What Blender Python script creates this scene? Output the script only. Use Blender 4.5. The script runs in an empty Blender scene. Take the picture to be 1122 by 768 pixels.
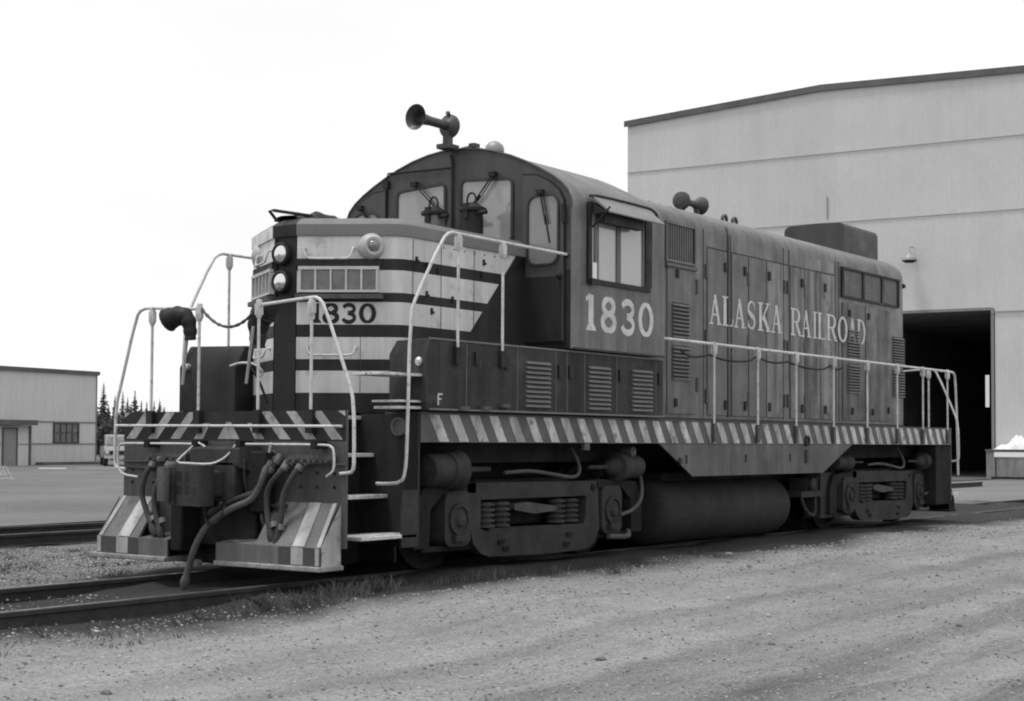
import bpy, bmesh, math, random
from mathutils import Vector, Matrix
random.seed(7)
R = math.radians
scene = bpy.context.scene
# ------------------------------------------------------------------ camera
cam_d = bpy.data.cameras.new('camera'); cam = bpy.data.objects.new('camera', cam_d)
scene.collection.objects.link(cam); scene.camera = cam
def set_camera():
    X, Y, Z, yaw, pitch, roll, f, cy = (-10.0590, -10.3090, 1.2616, 0.61644, 0.040278, 0.005603, 1690.24, 416.2)
    fw = Vector((math.cos(pitch)*math.cos(yaw), math.cos(pitch)*math.sin(yaw), math.sin(pitch)))
    r = Vector((math.sin(yaw), -math.cos(yaw), 0)); u = r.cross(fw)
    r2 = r*math.cos(roll) + u*math.sin(roll); u2 = -r*math.sin(roll) + u*math.cos(roll)
    m = Matrix((( r2.x, u2.x, -fw.x, X), (r2.y, u2.y, -fw.y, Y), (r2.z, u2.z, -fw.z, Z), (0, 0, 0, 1)))
    cam.matrix_world = m
    cam_d.sensor_width = 36; cam_d.lens = f/1122*36; cam_d.shift_y = (cy-384)/1122
    cam_d.clip_start = 0.1; cam_d.clip_end = 6000
set_camera()
# ------------------------------------------------------------------ sky and sun: a bright overcast day
SUN_EL, SUN_AZ = 72, 142          # azimuth in degrees counter-clockwise from +X of the direction the light comes FROM
world = bpy.data.worlds.new('World'); scene.world = world; world.use_nodes = True
wn = world.node_tree.nodes; wl = world.node_tree.links; wn.clear()
w_out = wn.new('ShaderNodeOutputWorld'); w_bg = wn.new('ShaderNodeBackground'); w_bg.inputs['Strength'].default_value = 0.1
sky = wn.new('ShaderNodeTexSky'); sky.sky_type = 'NISHITA'; sky.sun_disc = False
sky.sun_elevation = R(SUN_EL); sky.sun_rotation = R(90-SUN_AZ); sky.air_density = 1.5; sky.dust_density = 5; sky.ozone_density = 1
w_bw = wn.new('ShaderNodeRGBToBW')
w_tc = wn.new('ShaderNodeTexCoord'); w_map = wn.new('ShaderNodeMapping'); w_map.inputs['Scale'].default_value = (1.2, 1.2, 5)
w_no = wn.new('ShaderNodeTexNoise'); w_no.inputs['Scale'].default_value = 1.6; w_no.inputs['Detail'].default_value = 6
w_mr = wn.new('ShaderNodeMapRange'); w_mr.inputs[1].default_value = .3; w_mr.inputs[2].default_value = .7
w_mr.inputs[3].default_value = 10.2; w_mr.inputs[4].default_value = 11.6
w_mix = wn.new('ShaderNodeMix'); w_mix.data_type = 'FLOAT'; w_mix.inputs[0].default_value = .93
wl.new(sky.outputs[0], w_bw.inputs[0]); wl.new(w_bw.outputs[0], w_mix.inputs[2])
wl.new(w_tc.outputs['Generated'], w_map.inputs[0]); wl.new(w_map.outputs[0], w_no.inputs[0]); wl.new(w_no.outputs[0], w_mr.inputs[0])
wl.new(w_mr.outputs[0], w_mix.inputs[3]); wl.new(w_mix.outputs[0], w_bg.inputs[0]); wl.new(w_bg.outputs[0], w_out.inputs[0])
sun_d = bpy.data.lights.new('sun', 'SUN'); sun_d.energy = 2.0; sun_d.angle = R(12); sun_d.color = (1, 1, 1)
sun = bpy.data.objects.new('sun', sun_d); scene.collection.objects.link(sun); sun.location = (-20, -20, 40)
_dir = Vector((math.cos(R(SUN_AZ))*math.cos(R(SUN_EL)), math.sin(R(SUN_AZ))*math.cos(R(SUN_EL)), math.sin(R(SUN_EL))))
sun.rotation_euler = _dir.to_track_quat('Z', 'Y').to_euler()
vs = scene.view_settings; vs.view_transform = 'Standard'; vs.look = 'None'; vs.gamma = 1; vs.exposure = 0; vs.use_curve_mapping = False
scene.render.engine = 'CYCLES'; scene.render.resolution_x = 1024; scene.render.resolution_y = 701
scene.cycles.filter_width = 2.0
scene.cycles.max_bounces = 5

# ------------------------------------------------------------------ materials (black-and-white film: greys)
def M(name, v, rough=.6, amp=.15, scale=3.0, streak=0.0, fine=.06, bump=0.0, bscale=40, metal=0.0, spec=.5, rust=None, coat=0.0, sscale=3.0):
    m = bpy.data.materials.new(name); m.use_nodes = True; n = m.node_tree.nodes; l = m.node_tree.links
    b = n['Principled BSDF']; b.inputs['Roughness'].default_value = rough; b.inputs['Metallic'].default_value = metal
    b.inputs['Specular IOR Level'].default_value = spec; b.inputs['Coat Weight'].default_value = coat
    tc = n.new('ShaderNodeTexCoord')
    def noise(sc, det=5, mp=None):
        t = n.new('ShaderNodeTexNoise'); t.inputs['Scale'].default_value = sc; t.inputs['Detail'].default_value = det; t.inputs['Roughness'].default_value = .6
        if mp:
            k = n.new('ShaderNodeMapping'); k.inputs['Scale'].default_value = mp; l.new(tc.outputs['Object'], k.inputs[0]); l.new(k.outputs[0], t.inputs[0])
        else: l.new(tc.outputs['Object'], t.inputs[0])
        return t
    def mrange(src, lo, hi, a=.3, c=.7):
        r = n.new('ShaderNodeMapRange'); r.inputs[1].default_value = a; r.inputs[2].default_value = c
        r.inputs[3].default_value = lo; r.inputs[4].default_value = hi; l.new(src, r.inputs[0]); return r.outputs[0]
    def mul(a, c):
        q = n.new('ShaderNodeMath'); q.operation = 'MULTIPLY'; l.new(a, q.inputs[0])
        if isinstance(c, float): q.inputs[1].default_value = c
        else: l.new(c, q.inputs[1])
        return q.outputs[0]
    f = mrange(noise(scale).outputs[0], 1-amp, 1+amp)
    if fine: f = mul(f, mrange(noise(scale*22, 3).outputs[0], 1-fine, 1+fine))
    if streak: f = mul(f, mrange(noise(sscale, 6, (2.2, 2.2, .16)).outputs[0], 1-streak, 1+streak*.8, .39, .61))
    f = mul(f, float(v))
    if rust is not None:
        mx = n.new('ShaderNodeMix'); mx.data_type = 'FLOAT'
        l.new(mrange(noise(scale*3.1, 8).outputs[0], 0, 1, .56, .66), mx.inputs[0]); l.new(f, mx.inputs[2]); mx.inputs[3].default_value = rust; f = mx.outputs[0]
    l.new(f, b.inputs['Base Color'])
    l.new(mrange(noise(scale*2.3).outputs[0], max(.05, rough-.12), min(1, rough+.15)), b.inputs['Roughness'])
    if bump:
        bp = n.new('ShaderNodeBump'); bp.inputs['Strength'].default_value = bump; bp.inputs['Distance'].default_value = .02
        l.new(noise(bscale, 6).outputs[0], bp.inputs['Height']); l.new(bp.outputs[0], b.inputs['Normal'])
    return m
body = M('body_paint', .118, .5, .16, 1.3, streak=.28, bump=.14, bscale=2.5, rust=.10, spec=.5)
bodyr = M('roof_paint', .13, .5, .12, 1.3, streak=.1, bump=.05, bscale=3, spec=.5)
dark = M('dark_paint', .024, .6, .3, 1.5, streak=.2, bump=.1, bscale=4, spec=.25)
front_shaded = M('cab_front_shaded', .060, .5, .12, 1.2, streak=.1, spec=.4)  # body paint darkened for the cab front; shade put into the colour
black = M('black_paint', .018, .6, .3, 2.0, spec=.3)
white = M('cream_paint', .57, .45, .08, 1.5, streak=.12, fine=.04, bump=.1, bscale=3, rust=.42)
whiter = M('cream_roof_paint', .42, .45, .1, 1.5, fine=.03)
pipe = M('white_pipe_paint', .54, .5, .2, 5, fine=.15, rust=.33, bump=.2, bscale=30)
stripe = M('worn_hazard_white', .42, .6, .25, 3.0, streak=.3, fine=.15, rust=.16)
stripe2 = M('worn_front_hazard_white', .33, .6, .3, 3.0, streak=.2, fine=.1, rust=.2)
lett = M('lettering_paint', .56, .6, .18, 5.0, fine=.12, rust=.40)
under = M('grimy_underframe', .022, .8, .4, 2.5, fine=.25, bump=.4, bscale=25, spec=.1)
truckm = M('dusty_truck_casting', .042, .75, .3, 3.0, fine=.2, bump=.5, bscale=18, spec=.15)
dusty = M('dusty_grey_metal', .085, .75, .3, 4, fine=.2, bump=.3, bscale=20, spec=.3)
rubber = M('dusty_rubber', .045, .7, .35, 6, fine=.2, bump=.3, bscale=30, spec=.3)
plow = M('pilot_grey_paint', .115, .65, .25, 2.5, streak=.2, fine=.15, rust=.1)
plowd = M('pilot_dark_stripe', .05, .65, .25, 2.5, fine=.15)
tread = M('worn_step_tread', .55, .6, .3, 6, fine=.2, rust=.15)
chrome = M('lamp_reflector', .75, .15, .05, 3, metal=1.0, fine=0)
lens = M('lamp_glass', .55, .1, .1, 14, fine=0, coat=1.0)
glass = M('cab_window_glass', .27, .12, .1, 2.0, fine=.03, coat=1.0, spec=.6)
glassd = M('dark_window_glass', .13, .15, .5, 5.0, fine=.03, coat=.6)
alu = M('dull_aluminium', .5, .35, .1, 5, metal=.6)
hornm = M('horn_grey', .045, .5, .2, 5, spec=.5)
seamm = M('panel_seam', .035, .8, .2, 5)
shut = M('shutter_grey', .11, .6, .1, 3, streak=.1)
siding = M('shop_siding', .535, .65, .06, .3, streak=.02, fine=.04, sscale=.8)
sidingl = M('depot_siding', .56, .7, .05, .3, streak=.05, fine=.03)
trim = M('dark_trim', .10, .7, .2, 1)
doorm = M('grey_door', .25, .7, .1, 2)
dockm = M('concrete_dock', .20, .85, .2, .8, streak=.15, fine=.1)
boardw = M('white_board', .78, .6, .05, 3)
sheetm = M('white_plastic', .8, .4, .08, 2, bump=.3, bscale=5)
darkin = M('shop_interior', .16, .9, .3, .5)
railm = M('rusty_rail_web', .028, .8, .3, 4, fine=.2, bump=.3)
railtop = M('worn_rail_head', .10, .45, .3, 4, fine=.1, metal=.4)
wood = M('weathered_board', .5, .8, .2, 3)
truckp = M('pale_truck_paint', .24, .4, .1, 1.5)
tyre = M('tyre', .03, .8, .2, 8)
bark = M('spruce_bark', .05, .9, .3, 6)
needle = M('spruce_needles', .06, .8, .35, .7, fine=.3)
leafm = M('bush_leaves', .075, .8, .35, .5, fine=.3)
grassm = M('dry_grass', .17, .8, .3, 4, fine=.2)

# ------------------------------------------------------------------ helpers
COL = scene.collection; BASE = {}
class MB:
    def __init__(s): s.v = []; s.f = []; s.m = []
    def add(s, vs_, fs, mi=0):
        k = len(s.v); s.v += [tuple(p) for p in vs_]; s.f += [tuple(i+k for i in f) for f in fs]; s.m += [mi]*len(fs); return s
    def box(s, x0, y0, z0, x1, y1, z1, mi=0):
        x0, x1 = sorted((x0, x1)); y0, y1 = sorted((y0, y1)); z0, z1 = sorted((z0, z1))
        v = [(x0,y0,z0),(x1,y0,z0),(x1,y1,z0),(x0,y1,z0),(x0,y0,z1),(x1,y0,z1),(x1,y1,z1),(x0,y1,z1)]
        return s.add(v, [(0,3,2,1),(4,5,6,7),(0,1,5,4),(1,2,6,5),(2,3,7,6),(3,0,4,7)], mi)
    def obox(s, o, ax, ay, az, mi=0):           # corner o and three edge vectors
        o, ax, ay, az = map(Vector, (o, ax, ay, az))
        v = [o, o+ax, o+ax+ay, o+ay, o+az, o+ax+az, o+ax+ay+az, o+ay+az]
        return s.add(v, [(0,3,2,1),(4,5,6,7),(0,1,5,4),(1,2,6,5),(2,3,7,6),(3,0,4,7)], mi)
    def prism(s, pts, d, mi=0, cap=None):       # pts 3-D outline, d extrusion vector
        n = len(pts); d = Vector(d); a = [Vector(p) for p in pts]; b = [p+d for p in a]
        s.add(a+b, [tuple((i, (i+1) % n, (i+1) % n+n, i+n)) for i in range(n)], mi)
        s.add(a, [tuple(range(n))[::-1]], mi if cap is None else cap); s.add(b, [tuple(range(n))], mi if cap is None else cap); return s
    def rev(s, p, d, prof, n=20, mi=0, capa=True, capb=True):   # lathe: prof list of (dist along d, radius)
        p = Vector(p); d = Vector(d).normalized(); a = d.orthogonal().normalized(); b = d.cross(a)
        vv = []
        for (t, r) in prof:
            for i in range(n):
                q = 2*math.pi*i/n; vv.append(p+d*t+a*(r*math.cos(q))+b*(r*math.sin(q)))
        ff = [(j*n+i, j*n+(i+1) % n, (j+1)*n+(i+1) % n, (j+1)*n+i) for j in range(len(prof)-1) for i in range(n)]
        s.add(vv, ff, mi)
        if capa and prof[0][1] > 1e-4: s.add(vv[:n], [tuple(range(n))[::-1]], mi)
        if capb and prof[-1][1] > 1e-4: s.add(vv[-n:], [tuple(range(n))], mi)
        return s
    def cyl(s, p, q, r, r2=None, n=14, mi=0):
        p, q = Vector(p), Vector(q); L = (q-p).length
        return s.rev(p, q-p, [(0, r), (L, r if r2 is None else r2)], n, mi)
    def tube(s, pts, r, n=8, mi=0, smooth=0):
        P = [Vector(p) for p in pts]
        for _ in range(smooth):
            Q = [P[0]]
            for a, b in zip(P, P[1:]): Q += [a.lerp(b, .25), a.lerp(b, .75)]
            Q.append(P[-1]); P = Q
        vv = []; prev = None
        for i, p in enumerate(P):
            t = (P[min(i+1, len(P)-1)]-P[max(i-1, 0)]).normalized()
            a = t.orthogonal().normalized() if prev is None else (prev-t*prev.dot(t)).normalized()
            prev = a; b = t.cross(a); rr = r(i/(len(P)-1)) if callable(r) else r
            for k in range(n):
                q = 2*math.pi*k/n; vv.append(p+a*(rr*math.cos(q))+b*(rr*math.sin(q)))
        ff = [(j*n+i, j*n+(i+1) % n, (j+1)*n+(i+1) % n, (j+1)*n+i) for j in range(len(P)-1) for i in range(n)]
        ff += [tuple(range(n))[::-1], tuple(range((len(P)-1)*n, len(P)*n))]
        return s.add(vv, ff, mi)
    def build(s, name, mats, parent=None, bevel=0, ang=40, recalc=True, split=False):
        if split:
            key = {}; par = []
            def find(a):
                while par[a] != a: par[a] = par[par[a]]; a = par[a]
                return a
            vid = []
            for p in s.v:
                k = (round(p[0], 4), round(p[1], 4), round(p[2], 4))
                if k not in key: key[k] = len(par); par.append(len(par))
                vid.append(key[k])
            for f in s.f:
                r0 = find(vid[f[0]])
                for i in f[1:]: par[find(vid[i])] = r0
            groups = {}
            for fi, f in enumerate(s.f): groups.setdefault(find(vid[f[0]]), []).append(fi)
            out = None
            for g in groups.values():
                m = MB(); mp = {}
                for fi in g:
                    for i in s.f[fi]:
                        if i not in mp: mp[i] = len(m.v); m.v.append(s.v[i])
                    m.f.append(tuple(mp[i] for i in s.f[fi])); m.m.append(s.m[fi])
                out = m.build(name, mats, parent, bevel, ang, recalc)
            return out
        if not isinstance(mats, (list, tuple)): mats = [mats]
        b = BASE.get(parent.name, Vector((0, 0, 0))) if parent else Vector((0, 0, 0))
        me = bpy.data.meshes.new(name); me.from_pydata([tuple(Vector(p)-b) for p in s.v], [], s.f)
        for m in mats: me.materials.append(m)
        me.polygons.foreach_set('material_index', s.m)
        if recalc:
            bm = bmesh.new(); bm.from_mesh(me); bmesh.ops.recalc_face_normals(bm, faces=bm.faces); bm.to_mesh(me); bm.free()
        me.shade_smooth() if hasattr(me, 'shade_smooth') else None
        me.set_sharp_from_angle(angle=R(ang))
        o = bpy.data.objects.new(name, me); COL.objects.link(o)
        if parent: o.parent = parent; BASE[o.name] = b
        if bevel:
            k = o.modifiers.new('bevel', 'BEVEL'); k.width = bevel; k.segments = 2; k.limit_method = 'ANGLE'; k.angle_limit = R(50)
        return o
def tag(o, label=None, cat=None, group=None, kind=None):
    if label: o['label'] = label
    if cat: o['category'] = cat
    if group: o['group'] = group
    if kind: o['kind'] = kind
    return o
def root(name, loc, label, cat, group=None):
    o = bpy.data.objects.new(name, None); COL.objects.link(o); o.location = loc; BASE[o.name] = Vector(loc); o.empty_display_size = .2
    return tag(o, label, cat, group)

# ------------------------------------------------------------------ ground
GZ = -0.18
def ground_material():
    m = bpy.data.materials.new('gravel_ground'); m.use_nodes = True; n = m.node_tree.nodes; l = m.node_tree.links
    b = n['Principled BSDF']; b.inputs['Roughness'].default_value = .95; b.inputs['Specular IOR Level'].default_value = .15
    tc = n.new('ShaderNodeTexCoord')
    def noise(sc, det=6, mp=None, rot=0, ro=.6):
        t = n.new('ShaderNodeTexNoise'); t.inputs['Scale'].default_value = sc; t.inputs['Detail'].default_value = det; t.inputs['Roughness'].default_value = ro
        k = n.new('ShaderNodeMapping'); k.inputs['Scale'].default_value = mp or (1, 1, 1); k.inputs['Rotation'].default_value = (0, 0, rot)
        l.new(tc.outputs['Object'], k.inputs[0]); l.new(k.outputs[0], t.inputs[0]); return t.outputs[0]
    def mr(src, a, c, lo, hi):
        r = n.new('ShaderNodeMapRange'); r.inputs[1].default_value = a; r.inputs[2].default_value = c
        r.inputs[3].default_value = lo; r.inputs[4].default_value = hi; l.new(src, r.inputs[0]); return r.outputs[0]
    def op(o, a, c):
        q = n.new('ShaderNodeMath'); q.operation = o
        for i, x in enumerate((a, c)):
            if isinstance(x, (int, float)): q.inputs[i].default_value = x
            else: l.new(x, q.inputs[i])
        return q.outputs[0]
    sep = n.new('ShaderNodeSeparateXYZ'); l.new(tc.outputs['Object'], sep.inputs[0])
    yy = op('ADD', sep.outputs['Y'], mr(noise(.35), .2, .8, -.9, .9))
    base = mr(noise(.7), .3, .7, .215, .285)
    base = op('MULTIPLY', base, mr(yy, .6, 2.2, 1, .60))
    base = op('MULTIPLY', base, mr(noise(9, 4), .3, .7, .9, 1.1))
    base = op('MULTIPLY', base, mr(noise(38, 5, None, 0, .85), .30, .70, .45, 1.6)); base = op('MULTIPLY', base, mr(noise(150, 2, None, 0, .8), .32, .68, .6, 1.42))
    # wheel ruts: long streaks along the driving direction
    base = op('MULTIPLY', base, mr(noise(1.5, 6, (.1, 1.0, 1), R(-4)), .36, .64, .84, 1.08))
    rut = mr(noise(1.0, 5, (.10, 1.6, 1), R(-7)), .47, .60, 1, .5)
    rutm = mr(yy, -8.2, -3.2, 1, 0); mx = n.new('ShaderNodeMix'); mx.data_type = 'FLOAT'
    l.new(rutm, mx.inputs[0]); mx.inputs[2].default_value = 1; l.new(rut, mx.inputs[3]); base = op('MULTIPLY', base, mx.outputs[0])
    # compacted tyre tracks running beside the line
    wob = op('ADD', sep.outputs['Y'], mr(noise(.5, 3, (.35, 1, 1)), .2, .8, -.18, .18))
    wob = op('ADD', wob, mr(noise(5, 8, (.35, 1.4, 1), 0, .75), .2, .8, -.24, .24))
    for yc, hw, dk in ((-6.15, .26, .70), (-4.2, .18, .84), (-7.9, .30, .74), (-5.3, .08, .86), (-3.2, .08, .90), (-6.7, .07, .84), (-4.7, .05, .88)):
        dd_ = op('ABSOLUTE', op('SUBTRACT', wob, yc), 0)
        base = op('MULTIPLY', base, mr(dd_, hw*.3, hw*1.3, dk, 1.0))
    # oily cinders between the main rails, widened beside them as painted engine shade
    oil_and_shade = op('MULTIPLY', mr(op('ADD', yy, op('MULTIPLY', mr(sep.outputs['X'], -3, 1.5, 0, 1), .62)), -1.9, -1.2, 0, 1), mr(yy, 1.0, 1.9, 1, 0))
    mx2 = n.new('ShaderNodeMix'); mx2.data_type = 'FLOAT'; l.new(oil_and_shade, mx2.inputs[0]); l.new(base, mx2.inputs[2])
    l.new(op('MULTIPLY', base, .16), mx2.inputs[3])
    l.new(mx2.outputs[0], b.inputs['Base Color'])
    bp = n.new('ShaderNodeBump'); bp.inputs['Strength'].default_value = .8; bp.inputs['Distance'].default_value = .03
    h = op('ADD', noise(14, 8, None, 0, .7), op('MULTIPLY', noise(70, 3), .35)); l.new(h, bp.inputs['Height']); l.new(bp.outputs[0], b.inputs['Normal'])
    return m
def sst(a, b, t):
    t = max(0, min(1, (t-a)/(b-a))); return t*t*(3-2*t)
def hsh(x, y):
    # the gravel is banked up level with the rail heads beside the standing engine
    if abs(y) < .74: return .075+.03*sst(-1.6, 1, x)+.012*math.sin(x*2.7+y*5)*math.sin(x*1.1)
    return .05*(1-sst(-1.6, .6, x))*sst(-2.2, -1.0, y)*(1-sst(1.0, 2.4, y))+.170*sst(-1.6, .6, x+.15*math.sin(y*3))*sst(-6, -1.7, y)*(1-sst(1.7, 5, y))*(1-sst(24, 29, x))+(math.sin(x*.9+y*1.3)+math.sin(x*2.1-y*1.7+1)+.5*math.sin(x*4.3+y*3.9+2)+.4*math.sin(x*7.7-y*6.1))*.012
def ground():
    xs = [-3000, -600, -120, -40, -15] + [-10+i*.25 for i in range(int(40/.25)+1)] + [40, 60, 120, 300, 1000, 4000]
    ys = [-3000, -600, -120, -30] + [-12+i*.25 for i in range(int(22/.25)+1)] + [14, 25, 60, 120, 300, 1000, 4000]
    mb = MB(); vs_ = []
    for x in xs:
        for y in ys:
            z = GZ
            if -10 <= x <= 30 and -12 <= y <= 10: z += hsh(x, y)*min(1, (x+10)/2, (30-x)/2, (y+12)/2, (10-y)/2)
            if abs(y) < 1.4: z -= .0
            vs_.append((x, y, z))
    N = len(ys); mb.add(vs_, [(i*N+j, (i+1)*N+j, (i+1)*N+j+1, i*N+j+1) for i in range(len(xs)-1) for j in range(N-1)])
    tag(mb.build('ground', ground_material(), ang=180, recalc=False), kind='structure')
ground()
asph = M('worn_asphalt', .135, .9, .2, .22, fine=.12, bump=.3, bscale=12, spec=.2)
apr = M('packed_apron', .165, .9, .2, .3, fine=.1, bump=.3, bscale=12, spec=.2)
def wavy_sheet(name, x0, x1, y0, y1, z, mat, wob=.5, step=2.0):
    mb = MB(); n = int((x1-x0)/step); a = []; b = []
    for i in range(n+1):
        x = x0+i*step; a.append((x, y0+wob*(math.sin(x*.31)+.5*math.sin(x*.83+1)), z)); b.append((x, y1, z))
    mb.add(a+b, [(i, i+1, n+2+i, n+1+i) for i in range(n)]); return tag(mb.build(name, mat, recalc=False), kind='structure')
wavy_sheet('yard_pavement', -120, 300, 10.6, 61, GZ+.03, asph)
def apron():
    mb = MB(); pts = []; n = 40
    for i in range(n+1):
        y = -60+i*1.75; pts.append((23.5+1.8*math.sin(y*.33)+.9*math.sin(y*.9)+(-y if y < 0 else 0)*.35, y, GZ+.028))
    far = [(90, p[1], GZ+.028) for p in pts]
    mb.add(pts+far, [(i, n+1+i, n+2+i, i+1) for i in range(n)]); tag(mb.build('apron', apr), kind='structure')
apron()
def hills():
    mb = MB(); n = 60; top = []; bot = []; back = []
    for i in range(n+1):
        a = R(36+i*1.4); d = 1500; h = 30+14*math.sin(i*.37+.5)+8*math.sin(i*.9)
        bot.append((d*math.cos(a), d*math.sin(a), -1)); top.append((1.15*d*math.cos(a), 1.15*d*math.sin(a), h)); back.append((1.5*d*math.cos(a), 1.5*d*math.sin(a), -1))
    k = n+1
    mb.add(bot+top+back, [(i, i+1, k+i+1, k+i) for i in range(n)]+[(k+i, k+i+1, 2*k+i+1, 2*k+i) for i in range(n)])
    tag(mb.build('hills', M('far_hills', .28, 1, .2, .01, fine=.1), ang=180), kind='structure')
hills()

# ------------------------------------------------------------------ tracks
def track(x0, x1, yc, label, loc):
    t = root('railway_track', loc, label, 'railway track')
    for y in (yc-.7525, yc+.7525):
        mb = MB()
        prof = [(-.07, -.165), (.07, -.165), (.07, -.150), (.012, -.135), (.012, -.045), (.036, -.035), (.036, -.004), (.03, 0), (-.03, 0), (-.036, -.004), (-.036, -.035), (-.012, -.045), (-.012, -.135), (-.07, -.150)]
        mb.prism([(x0, y+a, b) for a, b in prof], (x1-x0, 0, 0), 0)
        mb.box(x0, y-.026, .0005, x1, y+.026, .003, 1)
        mb.build('rail', [railm, railtop], t)
track(-40, 75, 0, 'main track with rusty rails sunk in dark cinders under the locomotive', (0, 0, GZ))
track(-40, 42, 7.75, 'second track with two dark rails crossing the yard behind the locomotive', (0, 7.75, GZ))

# ------------------------------------------------------------------ locomotive
loco = root('locomotive', (7.56, 0, 0), 'dark diesel road switcher numbered 1830 with pale nose stripes and ALASKA RAILROAD on its hood', 'locomotive')
P = loco
L = 15.13; SW = 1.43
# underframe, with extra plates added to block bright ground seen beneath
mb = MB(); mb.box(1.02, -1.39, 1.27, 14.9, 1.39, 1.50); mb.box(.03, -.72, 1.27, 1.02, .72, 1.50); mb.box(14.9, -1.39, 1.27, L-.03, 1.39, 1.50)
mb.box(.05, -.45, .85, L-.05, .45, 1.27); mb.box(.5, -.68, .14, .55, .68, .85); mb.box(1.2, -1.0, 1.05, 5.6, 1.0, 1.27); mb.box(10.8, -1.0, 1.05, 14.8, 1.0, 1.27); mb.box(6.0, -.5, .12, 11.3, .5, 1.26)
mb.box(.05, -.72, .12, 1.0, -.69, 1.27); mb.box(.05, .69, .12, 1.0, .72, 1.27); mb.box(1.06, -1.1, .14, 1.09, 1.1, 1.2)
mb.build('underframe', under, P)
# side sills with painted stripes
for s in (-1, 1):
    mb = MB(); mb.box(1.03, s*1.39, 1.255, L-.03, s*SW, 1.52)
    k = 0; x = 1.14; y = s*(SW+.003)
    while x+.32 < L-.03:
        w = .155+random.uniform(-.008, .008); x2 = x+.16
        a = [(x, y, 1.515), (x+w, y, 1.515), (x2+w, y, 1.262), (x2, y, 1.262)]
        mb.add(a, [(0, 1, 2, 3)], 1); x += .3145
    mb.build('side_sill', [M('sill_paint', .085, .6, .2, 2, streak=.2), stripe], P)
    # deck edge lip
    mb = MB(); mb.box(1.03, s*(SW+.012), 1.518, L-.03, s*1.0, 1.535); mb.build('walkway', dusty, P)
# front plate
def endplate(x, sgn, name):
    mb = MB(); mb.box(x, -SW, .33, x+sgn*.03, SW, 1.53)
    mb.box(x-sgn*.03, -SW, 1.05, x, SW, 1.065, 0)
    mb.build(name, [M('end_plate_paint', .06, .6, .25, 2, streak=.25, bump=.1, bscale=10)], P, bevel=.006)
    mb = MB(); xx = x-sgn*.004; zt, zb = 1.525, 1.275
    def q(a, b, c, d, i=0): mb.add([(xx, a, zt), (xx, b, zt), (xx, d, zb), (xx, c, zb)], [(0, 1, 2, 3)], i)
    mb.add([(xx+sgn*.002, -SW, 1.262), (xx+sgn*.002, SW, 1.262), (xx+sgn*.002, SW, 1.53), (xx+sgn*.002, -SW, 1.53)], [(0, 1, 2, 3)], 1)
    for s in (-1, 1):
        for k in range(0, 4):
            a = .41+k*.308; b = a+.118; c = a+.235; d = b+.25
            if c > SW-.01:
                mb.add([(xx, s*a, zt), (xx, s*(SW-.01), zt), (xx, s*(SW-.01), zt-.25*(SW-.01-b+.118-.03)/.3)], [(0, 1, 2)], 0); continue
            q(s*a, s*min(b, SW-.01), s*c, s*min(d, SW-.01))
        mb.add([(xx, s*.24, 1.42), (xx, s*.345, 1.42), (xx, s*.455, zb), (xx, s*.335, zb)], [(0, 1, 2, 3)], 0)
    mb.add([(xx, -.14, zb), (xx, .14, zb), (xx, .03, 1.43), (xx, -.03, 1.43)], [(0, 1, 2, 3)], 0)
    mb.build('hazard_stripes', [stripe2, black], P)
endplate(0, 1, 'front_end_plate'); endplate(L, -1, 'rear_end_plate')
# pilot footboards
def pilot(x0, sg):
    for (ya, yb, near) in ((-1.38, -.13, True), (.5, 1.48, False)):
        mb = MB(); xf = x0-sg*.27
        y0, y1 = ya, yb
        # face plate: upper slope from end plate to lip, full height part only outboard
        if near: hi0, hi1 = -1.35, -.60
        else: hi0, hi1 = .92, 1.46
        mb.prism([(x0, hi0, .72), (x0, hi1, .72), (xf+sg*.02, hi1, .35), (xf+sg*.02, hi0, .35)], (sg*.02, 0, -.012), 0)
        mb.box(xf, y0, .19, xf+sg*.02, y1, .35, 0)
        lo0, lo1 = (hi1, y1) if near else (y0, hi0)
        mb.prism([(x0, lo0, .42), (x0, lo1, .38), (xf+sg*.02, lo1, .35), (xf+sg*.02, lo0, .35)], (0, 0, -.012), 0)
        e = y0 if near else y1
        mb.add([(x0, e, .72 if near else .72), (xf+sg*.01, e, .35), (xf+sg*.01, e, .19), (x0, e, .19)], [(0, 1, 2, 3)], 1)
        # vertical painted bands
        bands = [(-1.375, -1.33, 1), (-1.19, -1.05, 1)] if near else [(1.42, 1.47, 1), (1.04, 1.20, 1)]
        for a, b, mi in bands:
            t = Vector((x0, 0, .722)) ; u_ = Vector((xf+sg*.018, 0, .402))
            mb.add([(x0-sg*.004, a*.97, .723), (x0-sg*.004, b*.97, .723), (xf+sg*.014, b, .355), (xf+sg*.014, a, .355)], [(0, 1, 2, 3)], 1)
            mb.add([(xf-sg*.004, a, .348), (xf-sg*.004, b, .348), (xf-sg*.004, b, .2), (xf-sg*.004, a, .2)], [(0, 1, 2, 3)], 1)
        for a, b in (([(-1.33, -1.19), (-1.05, -.90)]) if near else [(1.20, 1.42), (.90, 1.04)]):
            mb.add([(xf-sg*.004, a, .348), (xf-sg*.004, b, .348), (xf-sg*.004, b, .2), (xf-sg*.004, a, .2)], [(0, 1, 2, 3)], 2)
        mb.build('pilot', [plow, stripe2, plowd] if sg > 0 else [under, under, under], P)
        mb = MB(); mb.box(xf-sg*.03, y0-(0.02 if near else 0), .145, x0+sg*.02, y1+(.12 if not near else 0), .19)
        mb.build('footboard', M('footboard_worn', .24, .7, .4, 6, fine=.3, rust=.12) if sg > 0 else under, P, bevel=.01)
pilot(0, 1); pilot(L, -1)
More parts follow.
